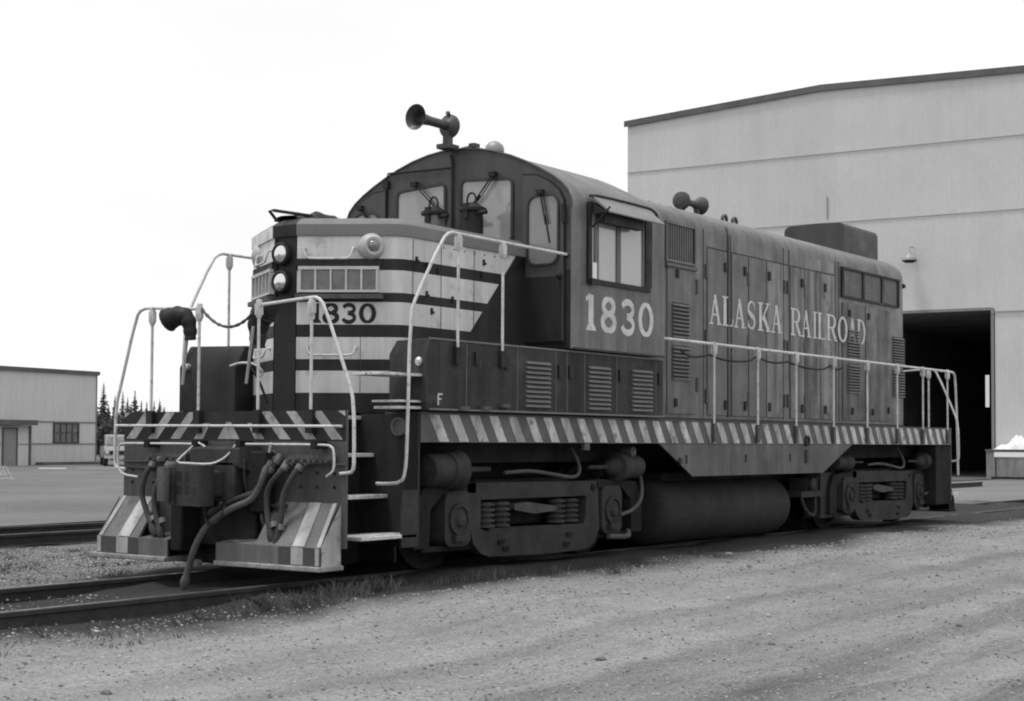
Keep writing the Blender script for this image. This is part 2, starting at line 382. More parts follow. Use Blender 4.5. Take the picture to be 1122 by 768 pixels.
# coupler
def coupler(x0, sg):
    mb = MB(); z = .87
    mb.box(x0-sg*.02, -.24, .70, x0-sg*.16, .24, 1.08)                       # striker casting
    mb.prism([(x0-sg*.16, -.30, 1.02), (x0-sg*.16, -.30, 1.20), (x0-sg*.02, -.42, 1.22), (x0-sg*.02, -.42, .96)], (0, .62, 0))
    mb.box(x0-sg*.1, -.10, z-.12, x0-sg*.45, .10, z+.12)                     # shank
    mb.prism([(x0-sg*.38, -.22, z-.19), (x0-sg*.52, -.28, z-.19), (x0-sg*.60, -.26, z-.19), (x0-sg*.55, -.08, z-.19), (x0-sg*.55, .10, z-.19), (x0-sg*.38, .14, z-.19)], (0, 0, .36))
    mb.build('coupler', truckm, P, bevel=.02)
    for a_, b_ in ((-.06, .03), (-.06, -.09), (.05, .03), (.05, -.09)):
        mb = MB(); mb.box(x0-sg*.551, a_-.035, z+b_, x0-sg*.54, a_+.035, z+b_+.085); mb.build('coupler_core_hole', black, P)
    mb = MB(); mb.prism([(x0-sg*.40, .14, z-.15), (x0-sg*.42, .26, z-.15), (x0-sg*.54, .30, z-.15), (x0-sg*.64, .24, z-.15), (x0-sg*.66, .13, z-.15), (x0-sg*.60, .11, z-.15), (x0-sg*.57, .18, z-.15), (x0-sg*.50, .20, z-.15)], (0, 0, .30)); mb.rev((x0-sg*.47, .21, z-.19), (0, 0, 1), [(0, .045), (.38, .045), (.39, .03)], 12)
    mb.build('coupler_knuckle', dusty, P, bevel=.02)
    mb = MB()
    for zz in (.80, .92):
        for yy in (.0, .12): mb.box(x0-sg*.765, yy-.03+.06, zz-.03, x0-sg*.835, yy+.03, zz+.04)
coupler(0, 1); coupler(L, -1)
mb = MB(); mb.box(-.03, -.62, .62, -.16, -.42, 1.17); mb.box(-.03, .28, .25, -.30, .44, .9); mb.box(-.04, -.45, .3, -.1, .28, .78); mb.box(.06, -1.2, .12, .10, 1.2, .5)
mb.build('draft_gear_pocket', under, P, bevel=.02, split=True)
# hoses
fitm = M('hose_fitting', .13, .6, .3, 8)
def hose(pts, r=.024, m=rubber, name='air_hose', gl=True):
    mb = MB(); mb.tube(pts, r, 10, smooth=2)
    if gl:
        a = Vector(pts[-1]); b = Vector(pts[-2]); d = (a-b).normalized(); mb.rev(a-d*.03, d, [(0, r*1.25), (.05, r*1.5), (.09, r*1.2), (.12, r*.6)], 10)
        a = Vector(pts[0]); mb.rev(a, (Vector(pts[1])-a), [(-.04, r*1.3), (.05, r*1.3)], 8, 1); mb.rev(a+(Vector(pts[1])-a)*.6, (Vector(pts[2])-Vector(pts[0])), [(-.02, r*1.02), (-.02, r*1.3), (.03, r*1.3), (.03, r*1.02)], 8, 1)
        mb.rev(a-d*.0+(Vector(pts[-1])-a)*.86, d, [(-.02, r*1.02), (-.02, r*1.28), (.03, r*1.28), (.03, r*1.02)], 8, 1)
    mb.build(name, [m, fitm], P)
hose([(-.03, .88, 1.09), (-.14, .93, 1.0), (-.17, .99, .78), (-.17, .90, .58), (-.2, .78, .44)], .027)
hose([(-.03, .66, 1.09), (-.14, .70, 1.0), (-.17, .80, .80), (-.17, .80, .62), (-.2, .68, .42)], .027)
hose([(-.03, -.83, 1.08), (-.14, -.80, 1.0), (-.17, -.65, .84), (-.17, -.66, .62), (-.2, -.74, .44)], .027)
hose([(-.03, -.99, 1.08), (-.14, -.97, 1.0), (-.17, -.84, .78), (-.17, -.84, .60), (-.2, -.82, .42)], .027)
hose([(-.03, -.58, 1.12), (-.15, -.62, 1.02), (-.16, -.57, .86), (-.16, -.47, .73), (-.25, -.3, .66), (-.3, -.06, .52), (-.32, .08, .32), (-.32, .16, .12), (-.32, .20, .0)], .031, M('brake_hose', .085, .7, .3, 6))
hose([(-.03, -.66, 1.10), (-.13, -.60, .95), (-.14, -.50, .80), (-.14, -.35, .76), (-.14, -.1, .68), (-.14, .02, .62)], .03)
mb = MB()
for y in (.98, .90, .76, .66, .58, -.83, -.90, -1.0, -1.08, -1.14, -1.22, -1.28):
    mb.rev((-.001, y, 1.10), (-1, 0, -.1), [(0, .035), (.06, .035), (.06, .02), (.1, .02)], 10)
mb.box(-.002, .52, 1.06, -.05, 1.04, 1.14); mb.box(-.002, -1.32, 1.06, -.05, -.78, 1.14)
mb.build('hose_valve', dusty, P, split=True)
hose([(-.03, .58, 1.06), (-.10, .56, .95), (-.12, .60, .80), (-.12, .56, .66)], .02)
hose([(-.03, -.74, 1.06), (-.10, -.72, .96), (-.12, -.60, .84), (-.12, -.52, .70), (-.12, -.56, .58)], .018)
mb = MB(); mb.tube([(-.06, 1.3, 1.0), (-.06, .5, .98), (-.06, .42, .9), (-.06, .36, .55)], .014, 6, smooth=1); mb.tube([(-.07, -.5, .70), (-.07, -.72, .67), (-.07, -.80, .69)], .02, 6, smooth=1); mb.tube([(-.05, -.32, 1.14), (-.16, -.34, 1.05), (-.05, -.34, .6)], .012, 6, smooth=1)
mb.tube([(-.13, -.64, 1.16), (-.15, -.68, 1.24)], .012, 6, 1); mb.build('train_line_pipe', [truckm, pipe], P, split=True)
mb = MB()
for yy_ in (-1.3, -1.1, -.9, .55, .75, 1.0, 1.3):
    for zz_ in (.86, .98): mb.rev((-.001, yy_, zz_), (-1, 0, 0), [(0, .016), (.012, .012)], 6)
mb.build('plate_bolt', under, P, split=True)
mb = MB(); mb.tube([(-.3, .0, .72), (-.34, -.06, .55), (-.34, -.14, .5), (-.3, -.22, .56), (-.26, -.24, .7)], lambda t: .012+.005*math.sin(t*90), 6, smooth=2); mb.build('uncoupling_chain', truckm, P)
mb = MB(); mb.rev((-.12, .52, .72), (0, 0, 1), [(0, .06), (.03, .085), (.3, .085), (.33, .05)], 16); mb.build('angle_cock_cover', truckm, P)
# uncoupling rods and the grab rod across
rod = .0105
mb = MB(); mb.tube([(-.09, 1.45, 1.40), (-.09, -1.45, 1.39)], .0125, 8); mb.cyl((0, 1.3, 1.40), (-.09, 1.3, 1.40), .012); mb.cyl((0, -1.38, 1.39), (-.09, -1.38, 1.39), .012)
mb.cyl((0, .0, 1.395), (-.09, .0, 1.395), .012); mb.build('grab_rod', pipe, P)
mb = MB(); mb.tube([(-.12, 1.25, 1.23), (-.12, .32, 1.23), (-.14, .30, 1.22), (-.2, .46, 1.075), (-.22, .44, 1.055), (-.22, .30, 1.05), (-.22, .02, 1.045), (-.2, -.08, 1.07), (-.16, -.16, 1.13), (-.13, -.22, 1.22)], rod, 8, smooth=1)
mb.tube([(-.12, 1.25, 1.23), (-.12, 1.36, 1.22), (-.12, 1.38, 1.14), (-.12, 1.37, .99), (-.12, 1.30, .93), (-.06, 1.16, .91)], rod, 8, smooth=1)
mb.tube([(-.12, .27, 1.24), (-.12, .17, 1.2), (-.12, .19, 1.15), (-.12, .27, 1.14)], rod, 8, smooth=2)
mb.tube([(-.12, -.34, 1.23), (-.12, -1.24, 1.23), (-.12, -1.38, 1.22), (-.12, -1.40, 1.14), (-.12, -1.40, 1.02), (-.12, -1.36, .98), (-.06, -1.26, .955)], rod, 8, smooth=1)
mb.build('uncoupling_lever', pipe, P)
mb = MB()
for y in (.3, .95, -.27, -1.18): mb.box(-.001, y-.03, 1.19, -.15, y+.03, 1.26)
mb.build('lever_bracket', under, P, split=True)
# corner steps
def steps(x0, sg, s, long=True):
    xe = x0+sg*1.0
    mb = MB(); mb.box(xe, s*.72, .30, xe+sg*.03, s*1.42, 1.52)
    mb.build('step_back_panel', dark, P)
    if True:
        mb = MB(); mb.rev((xe-sg*.001, s*1.22, 1.40), (-sg, 0, 0), [(0, .085), (.05, .085), (.05, .065), (.03, .06)], 24); mb.build('pipe_flange', M('flange_grey', .12, .6, .2, 4), P)
    mb = MB(); mb.box(xe-sg*.22, s*1.40, .30, xe, s*1.42, .82); mb.build('step_side_panel', truckm, P)
    for (z, yo, yi, xa) in ((1.50, .74, .55, .05), (1.15, .90, .66, .03), (.77, 1.07, .82, .03), (.42, 1.42, 1.02, .22)):
        mb = MB(); mb.box(x0+sg*xa, s*yo, z-.035, xe-sg*.005, s*yi, z); mb.build('step', tread, P, bevel=.006)
steps(0, 1, -1); steps(0, 1, 1)
# rear: closed step boxes
for s in (-1, 1):
    mb = MB(); mb.box(14.45, s*1.10, .28, 15.10, s*1.41, 1.25); mb.build('rear_step_box', under, P, bevel=.01)
    mb = MB(); mb.box(15.14, s*1.15, .42, 15.45, s*1.45, .46); mb.build('step', tread, P)
# handrails
pr = .016
def post(x, y, z0, z1, br=True):
    mb = MB(); mb.cyl((x, y, z0), (x, y, z1), pr*.9, n=10)
    mb.rev((x, y, z1-.15), (0, 0, 1), [(0, .020), (.02, .030), (.12, .032), (.165, .027), (.17, .012)], 10); mb.box(x-.02, y-.034, z1-.12, x+.02, y+.034, z1-.02)
    mb.build('handrail_post', pipe, P)
def rail(pts, sm=1, r=pr): mb = MB(); mb.tube(pts, r, 10, smooth=sm); mb.build('handrail', pipe, P)
for s in (-1, 1):
    y = s*1.50
    rail([(3.40, y, 3.22), (1.47, s*1.52, 3.22), (1.33, s*1.52, 3.225), (1.22, s*1.52, 3.15), (.88, s*1.49, 2.60), (.80, s*1.48, 2.42), (.78, s*1.47, 1.2), (.77, s*1.46, .98), (.74, s*1.44, .89), (.74, s*1.25, .875), (.8, s*1.1, .875)])
    post(1.46, s*1.52, 2.10, 3.21); post(2.18, s*1.52, 2.12, 3.21)
    mb = MB()
    for x in (1.46, 2.18):
        mb.box(x-.04, s*1.49, 1.99, x+.04, s*1.54, 2.15)
    mb.rev((3.36, s*1.50, 3.215), (1, 0, 0), [(-.02, .02), (0, .045), (.06, .045)], 12); mb.build('rail_bracket', dark, P, split=True)
    yy = s*1.445
    rail([(5.35, yy, 2.47), (15.0, yy, 2.47), (15.2, yy, 2.46), (15.27, yy, 2.40), (15.32, yy, 2.1), (15.37, yy, 1.4), (15.40, yy, .75)], 1, .019)
    mb = MB(); mb.rev((5.31, yy, 2.47), (1, 0, 0), [(0, .05), (.04, .05), (.08, .025)], 12); mb.build('rail_bracket', dark, P)
    for x in (6.70, 7.89, 9.04, 10.27, 11.485, 12.665, 13.755, 14.88):
        mb = MB(); mb.box(x-.035, s*1.43, 1.27, x+.035, s*1.475, 1.50); mb.build('post_foot', M('post_foot_paint', .06, .6, .2, 4), P)
        post(x, s*1.455, 1.46, 2.475)
    # sagging cable on the side rail
    if s < 0:
        pts = []
        xs_ = [5.9, 6.70, 7.89, 9.04, 10.27, 10.7]
        for a, b in zip(xs_, xs_[1:]):
            for k in range(8):
                t = k/8; pts.append((a+(b-a)*t, s*1.41+.03*math.sin(a*3+t*5), 2.36-.055*4*t*(1-t)-.02*math.sin(a*2.2)))
        mb = MB(); mb.tube(pts, .014, 6); mb.build('sagging_cable', black, P)
# end rails front and rear
for x, sg in ((-.0, 1), (L+.02, -1)):
    for s in (-1, 1):
        xa = x-sg*.02
        rail([(xa, s*.43, 2.49), (xa, s*1.0, 2.525), (xa, s*(1.10 if s < 0 else 1.18), 2.525), (xa, s*(1.18 if s < 0 else 1.26), 2.45), (xa, s*1.47, 1.78), (xa, s*1.53, 1.60), (xa, s*1.54, 1.1), (xa, s*1.53, 1.0), (xa, s*1.46, .985), (xa, s*1.38, .98)])
        post(xa, s*1.03, 1.35, 2.51); post(xa, s*.385, 1.4 if s < 0 else 1.53, 2.52)
        mb = MB()
        for y in (s*1.03, s*.385): mb.box(x, y-.04, 1.33, x-sg*.05, y+.04, 1.54)
        mb.build('post_foot', black, P, split=True)
# safety chain across the front gap
pts = [(-.02, .36-.75*t/12, 2.49-.30*4*(t/12)*(1-t/12)*.62) for t in range(13)]
mb = MB(); mb.tube(pts, lambda t: .014+.004*math.sin(t*220), 6, smooth=1); mb.build('safety_chain', hornm, P)
# bent jumper-cable plugs with handles
for (ya, yb, z0, lab) in ((.70, 1.12, 2.36, 0), (-.28, -.18, 2.30, 1)):
    mb = MB()
    if lab == 0: pts = [(-.05, .47, 2.20), (-.05, .475, 2.30), (-.06, .50, 2.40), (-.07, .56, 2.435), (-.09, .66, 2.42), (-.10, .73, 2.39)]; rr = lambda t: .05+.062*t+.006*math.sin(t*40)
    else: pts = [(.2, -.34, 2.47), (.2, -.30, 2.48), (.2, -.22, 2.44), (.2, -.16, 2.34), (.2, -.155, 2.22), (.2, -.16, 2.12)]; rr = lambda t: .07+.045*math.exp(-((t-.45)/.25)**2)+.006*math.sin(t*33)
    mb.tube(pts, rr, 14, smooth=2); mb.build('jumper_cable_plug', black, P)
mb = MB(); mb.tube([(-.06, .50, 2.27), (-.06, .56, 1.78)], .015, 8); mb.build('lift_handle', M('handle_grey', .3, .6, .2, 5), P)
mb = MB(); mb.tube([(-.02, -.315, 2.30), (-.02, -.235, 1.78)], .014, 8); mb.build('lift_handle', M('handle_grey2', .3, .6, .2, 5), P)
hose([(.2, -.05, 2.1), (.15, -.1, 1.95), (.2, -.16, 1.85), (.3, -.2, 1.6)], .012, black, 'cable', False)
mb = MB(); mb.tube([(.35, .35, 1.97), (.34, .2, 2.0), (.34, .0, 1.98), (.4, -.04, 1.9), (.4, .02, 1.86)], .012, 8, smooth=1); mb.build('lever', pipe, P)

# ------------- short hood (nose)
nose = None
def plan(z, inset=0.0):
    i = inset; c = [(.72+i, .15-i*.3), (1.10+i*.9, .742-i*.5), (1.17+i*.9, .85-i*.7), (1.24+i*.7, .945-i), (1.31+i*.5, .99-i), (1.40, 1.0-i)]
    return c
def nose_mesh():
    global nose
    mb = MB()
    zs = [1.53, 1.72, 1.93, 2.04, 2.25, 2.37, 2.585, 2.675, 2.89, 3.0, 3.215]
    wh = [0, 1, 0, 1, 0, 1, 0, 1, 0, 1]
    diag = lambda z: 2.34+(z-2.36)*.93
    for k in range(len(zs)-1):
        z0, z1 = zs[k], zs[k+1]; w = wh[k]
        c = plan(0)
        for s in (-1, 1):
            pts = [(x, s*y) for x, y in c]
            for a, b in zip(pts, pts[1:]):
                mb.add([(a[0], a[1], z0), (b[0], b[1], z0), (b[0], b[1], z1), (a[0], a[1], z1)], [(0, 1, 2, 3)], 1 if w else 0)
            y = s*1.0
            if w and z0 > 2.3:
                d0, d1 = diag(z0), diag(z1)
                mb.add([(1.4, y, z0), (d0, y, z0), (d1, y, z1), (1.4, y, z1)], [(0, 1, 2, 3)], 1)
                mb.add([(d0, y, z0), (3.4, y, z0), (3.4, y, z1), (d1, y, z1)], [(0, 1, 2, 3)], 0)
            else: mb.add([(1.4, y, z0), (3.4, y, z0), (3.4, y, z1), (1.4, y, z1)], [(0, 1, 2, 3)], 0)
        mb.add([(.72, -.14, z0), (.72, .14, z0), (.72, .14, z1), (.72, -.14, z1)], [(0, 1, 2, 3)], 2)
    # cornice and rounded roof
    rings = [(3.215, 0), (3.218, -.018), (3.235, -.02), (3.33, -.02), (3.37, .03), (3.40, .10), (3.415, .22)]
    for (z0, i0), (z1, i1) in zip(rings, rings[1:]):
        for s in (-1, 1):
            A = [(x, s*y, z0) for x, y in plan(0, i0)] + [(3.4, s*(1.0-i0), z0)]
            B = [(x, s*y, z1) for x, y in plan(0, i1)] + [(3.4, s*(1.0-i1), z1)]
            for j in range(len(A)-1):
                mb.add([A[j], A[j+1], B[j+1], B[j]], [(0, 1, 2, 3)], (3 if s < 0 or j > 4 else 1) if z0 > 3.21 and z1 < 3.36 else 4)
        a0, a1 = plan(0, i0)[0], plan(0, i1)[0]
        mb.add([(a0[0], -a0[1], z0), (a0[0], a0[1], z0), (a1[0], a1[1], z1), (a1[0], -a1[1], z1)], [(0, 1, 2, 3)], 2)
    t = plan(0, .22)
    top = [(x, -y, 3.415) for x, y in t]+[(3.4, -.78, 3.415), (3.4, .78, 3.415)]+[(x, y, 3.415) for x, y in t[::-1]]
    mb.add(top, [tuple(range(len(top)))], 4)
    # merge so smooth shading works
    nose = mb.build('short_hood', [dark, white, black, M('cornice_paint', .16, .5, .1, 2), bodyr], P, ang=30, recalc=False)
    bm = bmesh.new(); bm.from_mesh(nose.data); bmesh.ops.remove_doubles(bm, verts=bm.verts, dist=.0005); bmesh.ops.recalc_face_normals(bm, faces=bm.faces); bm.to_mesh(nose.data); bm.free()
    nose.data.set_sharp_from_angle(angle=R(30))
nose_mesh()
# facet frame: s in 0..0.935 along the facet, z, out = stand-off
def FAC(sd):
    o = Vector((.72, sd*.14, 0)); e = Vector((.38, sd*.602, 0)).normalized(); n_ = Vector((-.602, sd*.38, 0)).normalized()
    return lambda s, z, out=0: o+e*s+n_*out+Vector((0, 0, z)), e, n_
Z = Vector((0, 0, 1))
for sd in (-1, 1):
    F, e, n_ = FAC(sd)
    # number-light / grille window: frame bars and panes
    mb = MB(); z0, z1 = 2.675, 2.915; s0, s1 = .035, .79
    mb.obox(F(s0-.01, z0, .0), e*(s1-s0+.02), n_*.05, Z*.022, 0); mb.obox(F(s0-.01, z1-.022, .0), e*(s1-s0+.02), n_*.05, Z*.03, 0)
    for k in range(6):
        mb.obox(F(s0+(s1-s0-.018)*k/5, z0+.02, .0), e*.018, n_*.048, Z*(z1-z0-.04), 0)
    mb.obox(F(s0-.03, z0-.062, 0), e*(s1-s0+.08), n_*.075, Z*.045, 1)
    fr = mb.build('number_window_frame', [M('pale_frame', .5, .5, .1, 4), dusty], P)
    mb = MB()
    for k in range(5):
        a = s0+(s1-s0-.018)*k/5+.019; mb.obox(F(a, z0+.023, .004), e*((s1-s0)/5-.022), n_*.014, Z*(z1-z0-.046), 0)
    mb.build('number_window_pane', M('number_pane_glass', .11, .2, .5, 6, coat=.8), fr)
    mb = MB(); mb.obox(F(s0-.03, z1+.012, 0), e*(s1-s0+.06), n_*.03, Z*.06, 0); mb.build('window_head', dark, P)
    # grab irons
    for (a, b, zt, zb) in ((.08, .55, 3.10, 3.0), (.12, .58, 2.155, 2.08)):
        mb = MB(); mb.tube([F(a, zt, 0), F(a, zt, .05), F(a+.005, zt-.04, .06), F(a+.03, zb, .07), F(a+.1, zb-.005, .07), F(b-.1, zb-.005, .07), F(b-.03, zb, .07), F(b-.005, zt-.04, .06), F(b, zt, .05), F(b, zt, 0)], .011, 8, smooth=1)
        mb.rev(F(a, zt, 0), n_, [(0, .022), (.015, .022)], 10); mb.rev(F(b, zt, 0), n_, [(0, .022), (.015, .022)], 10)
        mb.build('grab_iron', pipe, P)
    # classification lamp in its housing
    mb = MB(); c = F(.72, 3.115, 0); dd = (n_+Vector((-.1, 0, 0))).normalized()
    dd = (n_+Vector((.22, sd*.40, 0))).normalized(); mb.rev(c, dd, [(-.08, .13), (.035, .125), (.075, .105), (.095, .085), (.09, .06), (.08, .055)] if sd < 0 else [(-.08, .12), (.01, .115), (.04, .095), (.05, .07), (.045, .05), (.04, .045)], 24); lm = mb.build('marker_lamp', M('marker_lamp_paint', .40, .55, .15, 8, fine=.05), P)
    mb = MB(); mb.rev(c+dd*(.07 if sd < 0 else .02), dd, [(0, .06), (.025, .055), (.045, .03), (.05, 0.0)], 20); mb.build('lens', M('marker_glass', .16, .12, .3, 14, fine=0, coat=1.0), lm)
    # door seam lines on the facet
    mb = MB(); mb.obox(F(.62, 1.70, -.001), e*.006, n_*.003, Z*.55); mb.obox(F(.64, 2.40, -.001), e*.004, n_*.003, Z*.15); mb.build('facet_door_seam', seamm, P)
# centre strip: two stacked headlights
for z in (3.055, 2.785):
    mb = MB(); mb.rev((.72, .03, z), (-1, 0, 0), [(0, .115), (.05, .11), (.06, .098), (.062, .088), (.02, .08)], 28); h = mb.build('headlight', black, P)
    mb = MB(); mb.rev((.705, .03, z), (-1, 0, 0), [(0, .04), (.02, .082), (.034, .085), (.045, .06), (.05, 0)], 28); mb.build('lens', chrome, h)
mb = MB(); mb.box(.69, -.10, 2.6, .72, .12, 2.64); mb.box(.70, .105, 2.62, .72, .115, 3.2); mb.build('headlight_bracket', black, P)
# walkway grab and canvas lump on the hood roof
mb = MB(); mb.tube([(.62, .02, 3.36), (.52, .03, 3.45), (.58, .03, 3.46), (1.1, .02, 3.47), (1.15, .0, 3.40)], .016, 8); mb.build('roof_grab_iron', dark, P)
mb = MB(); vv = []
for i in range(13):
    t = i/12; x = .82+t*.85; h = .05+.085*math.exp(-((t-.60)/.25)**2)*(1 if t < .95 else .4)+.008*math.sin(i*2.3); 
    for j in range(9):
        a = math.pi*j/8; vv.append((x, .1+.16*math.cos(a), 3.40+h*math.sin(a)*(1+.1*math.sin(i*1.7+j))))
mb.add(vv, [(i*9+j, i*9+j+1, (i+1)*9+j+1, (i+1)*9+j) for i in range(12) for j in range(8)]); mb.build('bundled_canvas', black, P)
# vent pots on hood roof in front of the cab windows
for y, x, pm in ((-.53, 3.0, 1), (-.02, 3.0, 0)):
    mb = MB(); mb.rev((x, y, 3.40), (0, 0, 1), [(0, .115), (.22, .115), (.30, .11)], 22, pm)
    mb.rev((x, y, 3.40), (0, 0, 1), [(.30, .12), (.31, .15), (.34, .15), (.36, .11), (.40, .05)], 22, 1)
    mb.tube([(x-.02, y+.06, 3.80), (x-.02, y+.05, 3.88), (x-.02, y, 3.91), (x-.02, y-.05, 3.88), (x-.02, y-.06, 3.80)], .012, 6, 1, 1); mb.cyl((x-.05, y-.10, 3.68), (x-.05, y-.22, 3.68), .025, n=10, mi=1); mb.box(x-.14, y-.03, 3.62, x-.10, y+.03, 3.78, 1)
    mb.build('vent_pot', [M('pot_metal', .16, .45, .3, 5), black], P)
# side details of the nose: seams, hinges, latches
mb = MB()
for x in (1.42, 1.86, 2.40): mb.box(x, -1.0035, 2.36, x+.006, -1.0, 3.2)
for x, z in ((1.62, 2.94), (1.80, 2.90), (2.52, 2.93), (1.62, 2.66), (2.03, 2.64), (1.70, 2.50), (1.46, 2.98), (2.55, 3.06)):
    mb.box(x, -1.02, z, x+.018, -1.0, z+.06); mb.box(x+.03, -1.014, z+.01, x+.05, -1.0, z+.03)
mb.build('hood_door_hinge', dark, P, split=True)
mb = MB()
for k in range(7): mb.rev((1.9+k*.17, -1.0, 3.17), (0, -1, 0), [(0, .008), (.008, .006)], 6)
mb.build('rivet', dark, P, split=True)

# ------------- side boxes under the cab level (both sides)
louvm = M('louvre_slat', .15, .55, .15, 3)
def louvre(x0, x1, z0, z1, n, y, s, name='louvre', m=louvm):
    mb = MB(); p = (z1-z0)/n
    for k in range(n):
        z = z0+k*p
        mb.prism([(x0, y, z), (x0, y+s*.03, z+p*.1), (x0, y+s*.03, z+p*.28), (x0, y, z+p*.72)], (x1-x0, 0, 0), 0)
        mb.add([(x0, y+s*.002, z+p*.74), (x1, y+s*.002, z+p*.74), (x1, y+s*.002, z+p*.99), (x0, y+s*.002, z+p*.99)], [(0, 1, 2, 3)], 1)
    return mb.build(name, [m, black], P)
for s in (-1, 1):
    mb = MB(); y1 = s*1.50
    xo = 1.0 if s < 0 else .76
    sec_ = [(xo, 1.545), (xo, 2.0 if s > 0 else 2.08), (xo+(.14 if s > 0 else .07), 2.22), (5.38, 2.22), (5.38, 1.545)]
    A_ = [(a, y1, b) for a, b in sec_]; B_ = [(a+(.2 if a < 3 else 0), s*.90, b) for a, b in sec_]
    mb.add(A_+B_, [(i, (i+1) % 5, 5+(i+1) % 5, 5+i) for i in range(5)]+[(0, 1, 2, 3, 4), (9, 8, 7, 6, 5)])
    mb.build('side_equipment_box', [M('box_paint', .032, .65, .35, .9, streak=.3, rust=.055, spec=.25, bump=.1, bscale=3) if s < 0 else dark], P, bevel=.012)
    mb = MB(); mb.box(1.05, y1, 2.205, 5.38, y1+s*.008, 2.222)
    for x in (1.62, 2.46, 3.15, 3.36, 3.70, 4.35, 5.2): mb.box(x, y1, 1.56, x+.008, y1+s*.003, 2.2)
    mb.box(1.05, y1, 1.553, 5.38, y1+s*.02, 1.57); mb.build('box_trim', M('trim_worn', .14, .6, .2, 4), P)
    for (a, b) in ((2.60, 3.03), (3.77, 4.20), (4.67, 5.10)):
        louvre(a, b, 1.61, 2.09, 10, y1, s)
    mb = MB()
    for x, z in ((1.78, 2.06), (2.28, 2.04), (3.22, 2.0), (3.42, 2.0), (4.42, 2.0), (5.28, 2.0)): mb.box(x-.03, y1, z-.07, x+.03, y1+s*.02, z+.06)
    mb.build('box_latch', black, P, split=True)
    mb = MB()
    for x, z in ((1.55, 1.56), (1.9, 1.57), (2.22, 1.6)): mb.box(x-.07, y1, z, x+.07, y1+s*.05, z+.035)
    mb.build('box_hinge', dusty, P, split=True)
    # step plate projecting from the front of the box
    mb = MB(); mb.box(.45, s*1.05, 1.86, 1.06, s*1.45, 1.885); mb.box(.75, s*1.1, 1.56, 1.03, s*1.44, 1.585); mb.box(.72, s*1.1, 1.62, 1.03, s*1.44, 1.64)
    if s < 0: mb.build('side_step', tread, P, split=True)
    mb = MB(); mb.rev((1.03 if s < 0 else .8, s*1.42, 2.0), (-1, 0, 0), [(-.02, .04), (.04, .04), (.06, .02)], 12); mb.build('box_knob', alu, P)

# ------------- cab
CX0, CX1, CW = 3.35, 5.31, 1.55
prof = [(1.55, 2.24), (1.55, 3.72), (1.545, 3.80), (1.50, 3.90), (1.42, 3.985), (1.30, 4.07), (1.15, 4.155), (.97, 4.245), (.78, 4.325), (.57, 4.395), (.35, 4.445), (.17, 4.468)]
full = [(-y, z) for y, z in prof] + [(0, 4.475)] + [(y, z) for y, z in prof[::-1]]
mb = MB(); mb.add([(CX0, y, z) for y, z in full], [tuple(range(len(full)))], 2)
def ringp(x, sc): return [(x, y*(sc if z > 3.7 or True else 1), 3.0+(z-3.0)*(1-(1-sc)*1.3) if z > 3.0 else z) for y, z in full]
rings = [[(CX0, y, z) for y, z in full], [(CX1-.22, y, z) for y, z in full]]
for t in (.25, .5, .75, 1.0):
    dx = .22*math.sin(t*math.pi/2); dz = .24*(1-math.cos(t*math.pi/2))
    rings.append([(CX1-.22+dx, y, z-dz*max(0, (z-3.9)/.575)) for y, z in full])
k = len(full)
for a, b in zip(rings, rings[1:]):
    for j in range(k-1):
        zz = (a[j][2]+a[j+1][2])/2
        mb.add([a[j], b[j], b[j+1], a[j+1]], [(0, 1, 2, 3)], 1 if zz > 3.92 else 0)
mb.add(rings[-1], [tuple(range(k))], 0); mb.add([rings[0][0], rings[-1][0], rings[-1][-1], rings[0][-1]], [(0, 1, 2, 3)], 0)
cab = mb.build('cab', [body, bodyr, front_shaded], P, ang=35, recalc=False)
bm = bmesh.new(); bm.from_mesh(cab.data); bmesh.ops.remove_doubles(bm, verts=bm.verts, dist=.0004); bmesh.ops.recalc_face_normals(bm, faces=bm.faces); bm.to_mesh(cab.data); bm.free()
cab.data.set_sharp_from_angle(angle=R(35))
# dark lower part of the cab front beside the nose
mb = MB()
for s in (-1, 1): mb.box(CX0-.004, s*1.0, 2.24, CX0+.02, s*1.545, 3.06)
mb.build('cab_front_lower', dark, cab, split=True)
def rrect(y0, y1, z0, z1, r, n=5, tl=0, tr=0):
    pts = []
    for (cy_, cz, a0) in ((y1-r, z1-r, 0), (y0+r, z1-r, 90), (y0+r, z0+r, 180), (y1-r, z0+r, 270)):
        for i in range(n+1):
            a = R(a0+90*i/n); pts.append([cy_+r*math.cos(a), cz+r*math.sin(a)])
    return pts
def window_x(x, y0, y1, z0, z1, r, shear=0, name='cab_window', gm=glass, par=None, wdt=.03):
    o = rrect(y0-wdt, y1+wdt, z0-wdt, z1+wdt, r+wdt); i_ = rrect(y0, y1, z0, z1, r); n = len(o)
    f = lambda p: p[1]+(shear*(p[0]-(y0+y1)/2) if p[1] > (z0+z1)/2 else 0)
    mb = MB(); A = [(x, p[0], f(p)) for p in o]; B = [(x-.02, p[0], f(p)) for p in o]; C = [(x-.02, p[0], f(p)) for p in i_]; D = [(x-.002, p[0], f(p)) for p in i_]
    for a, b in ((A, B), (B, C), (C, D)):
        mb.add(a+b, [(j, (j+1) % n, n+(j+1) % n, n+j) for j in range(n)])
    fr = mb.build(name, M('rubber_gasket', .03, .6, .1, 3), par or cab)
    mb = MB(); mb.add(D, [tuple(range(n))]); mb.build('window_pane', gm, par or cab); return fr
window_x(CX0, .12, .78, 3.66, 4.08, .05, shear=-.06)
window_x(CX0, -.79, -.13, 3.42, 4.09, .05, shear=.06)
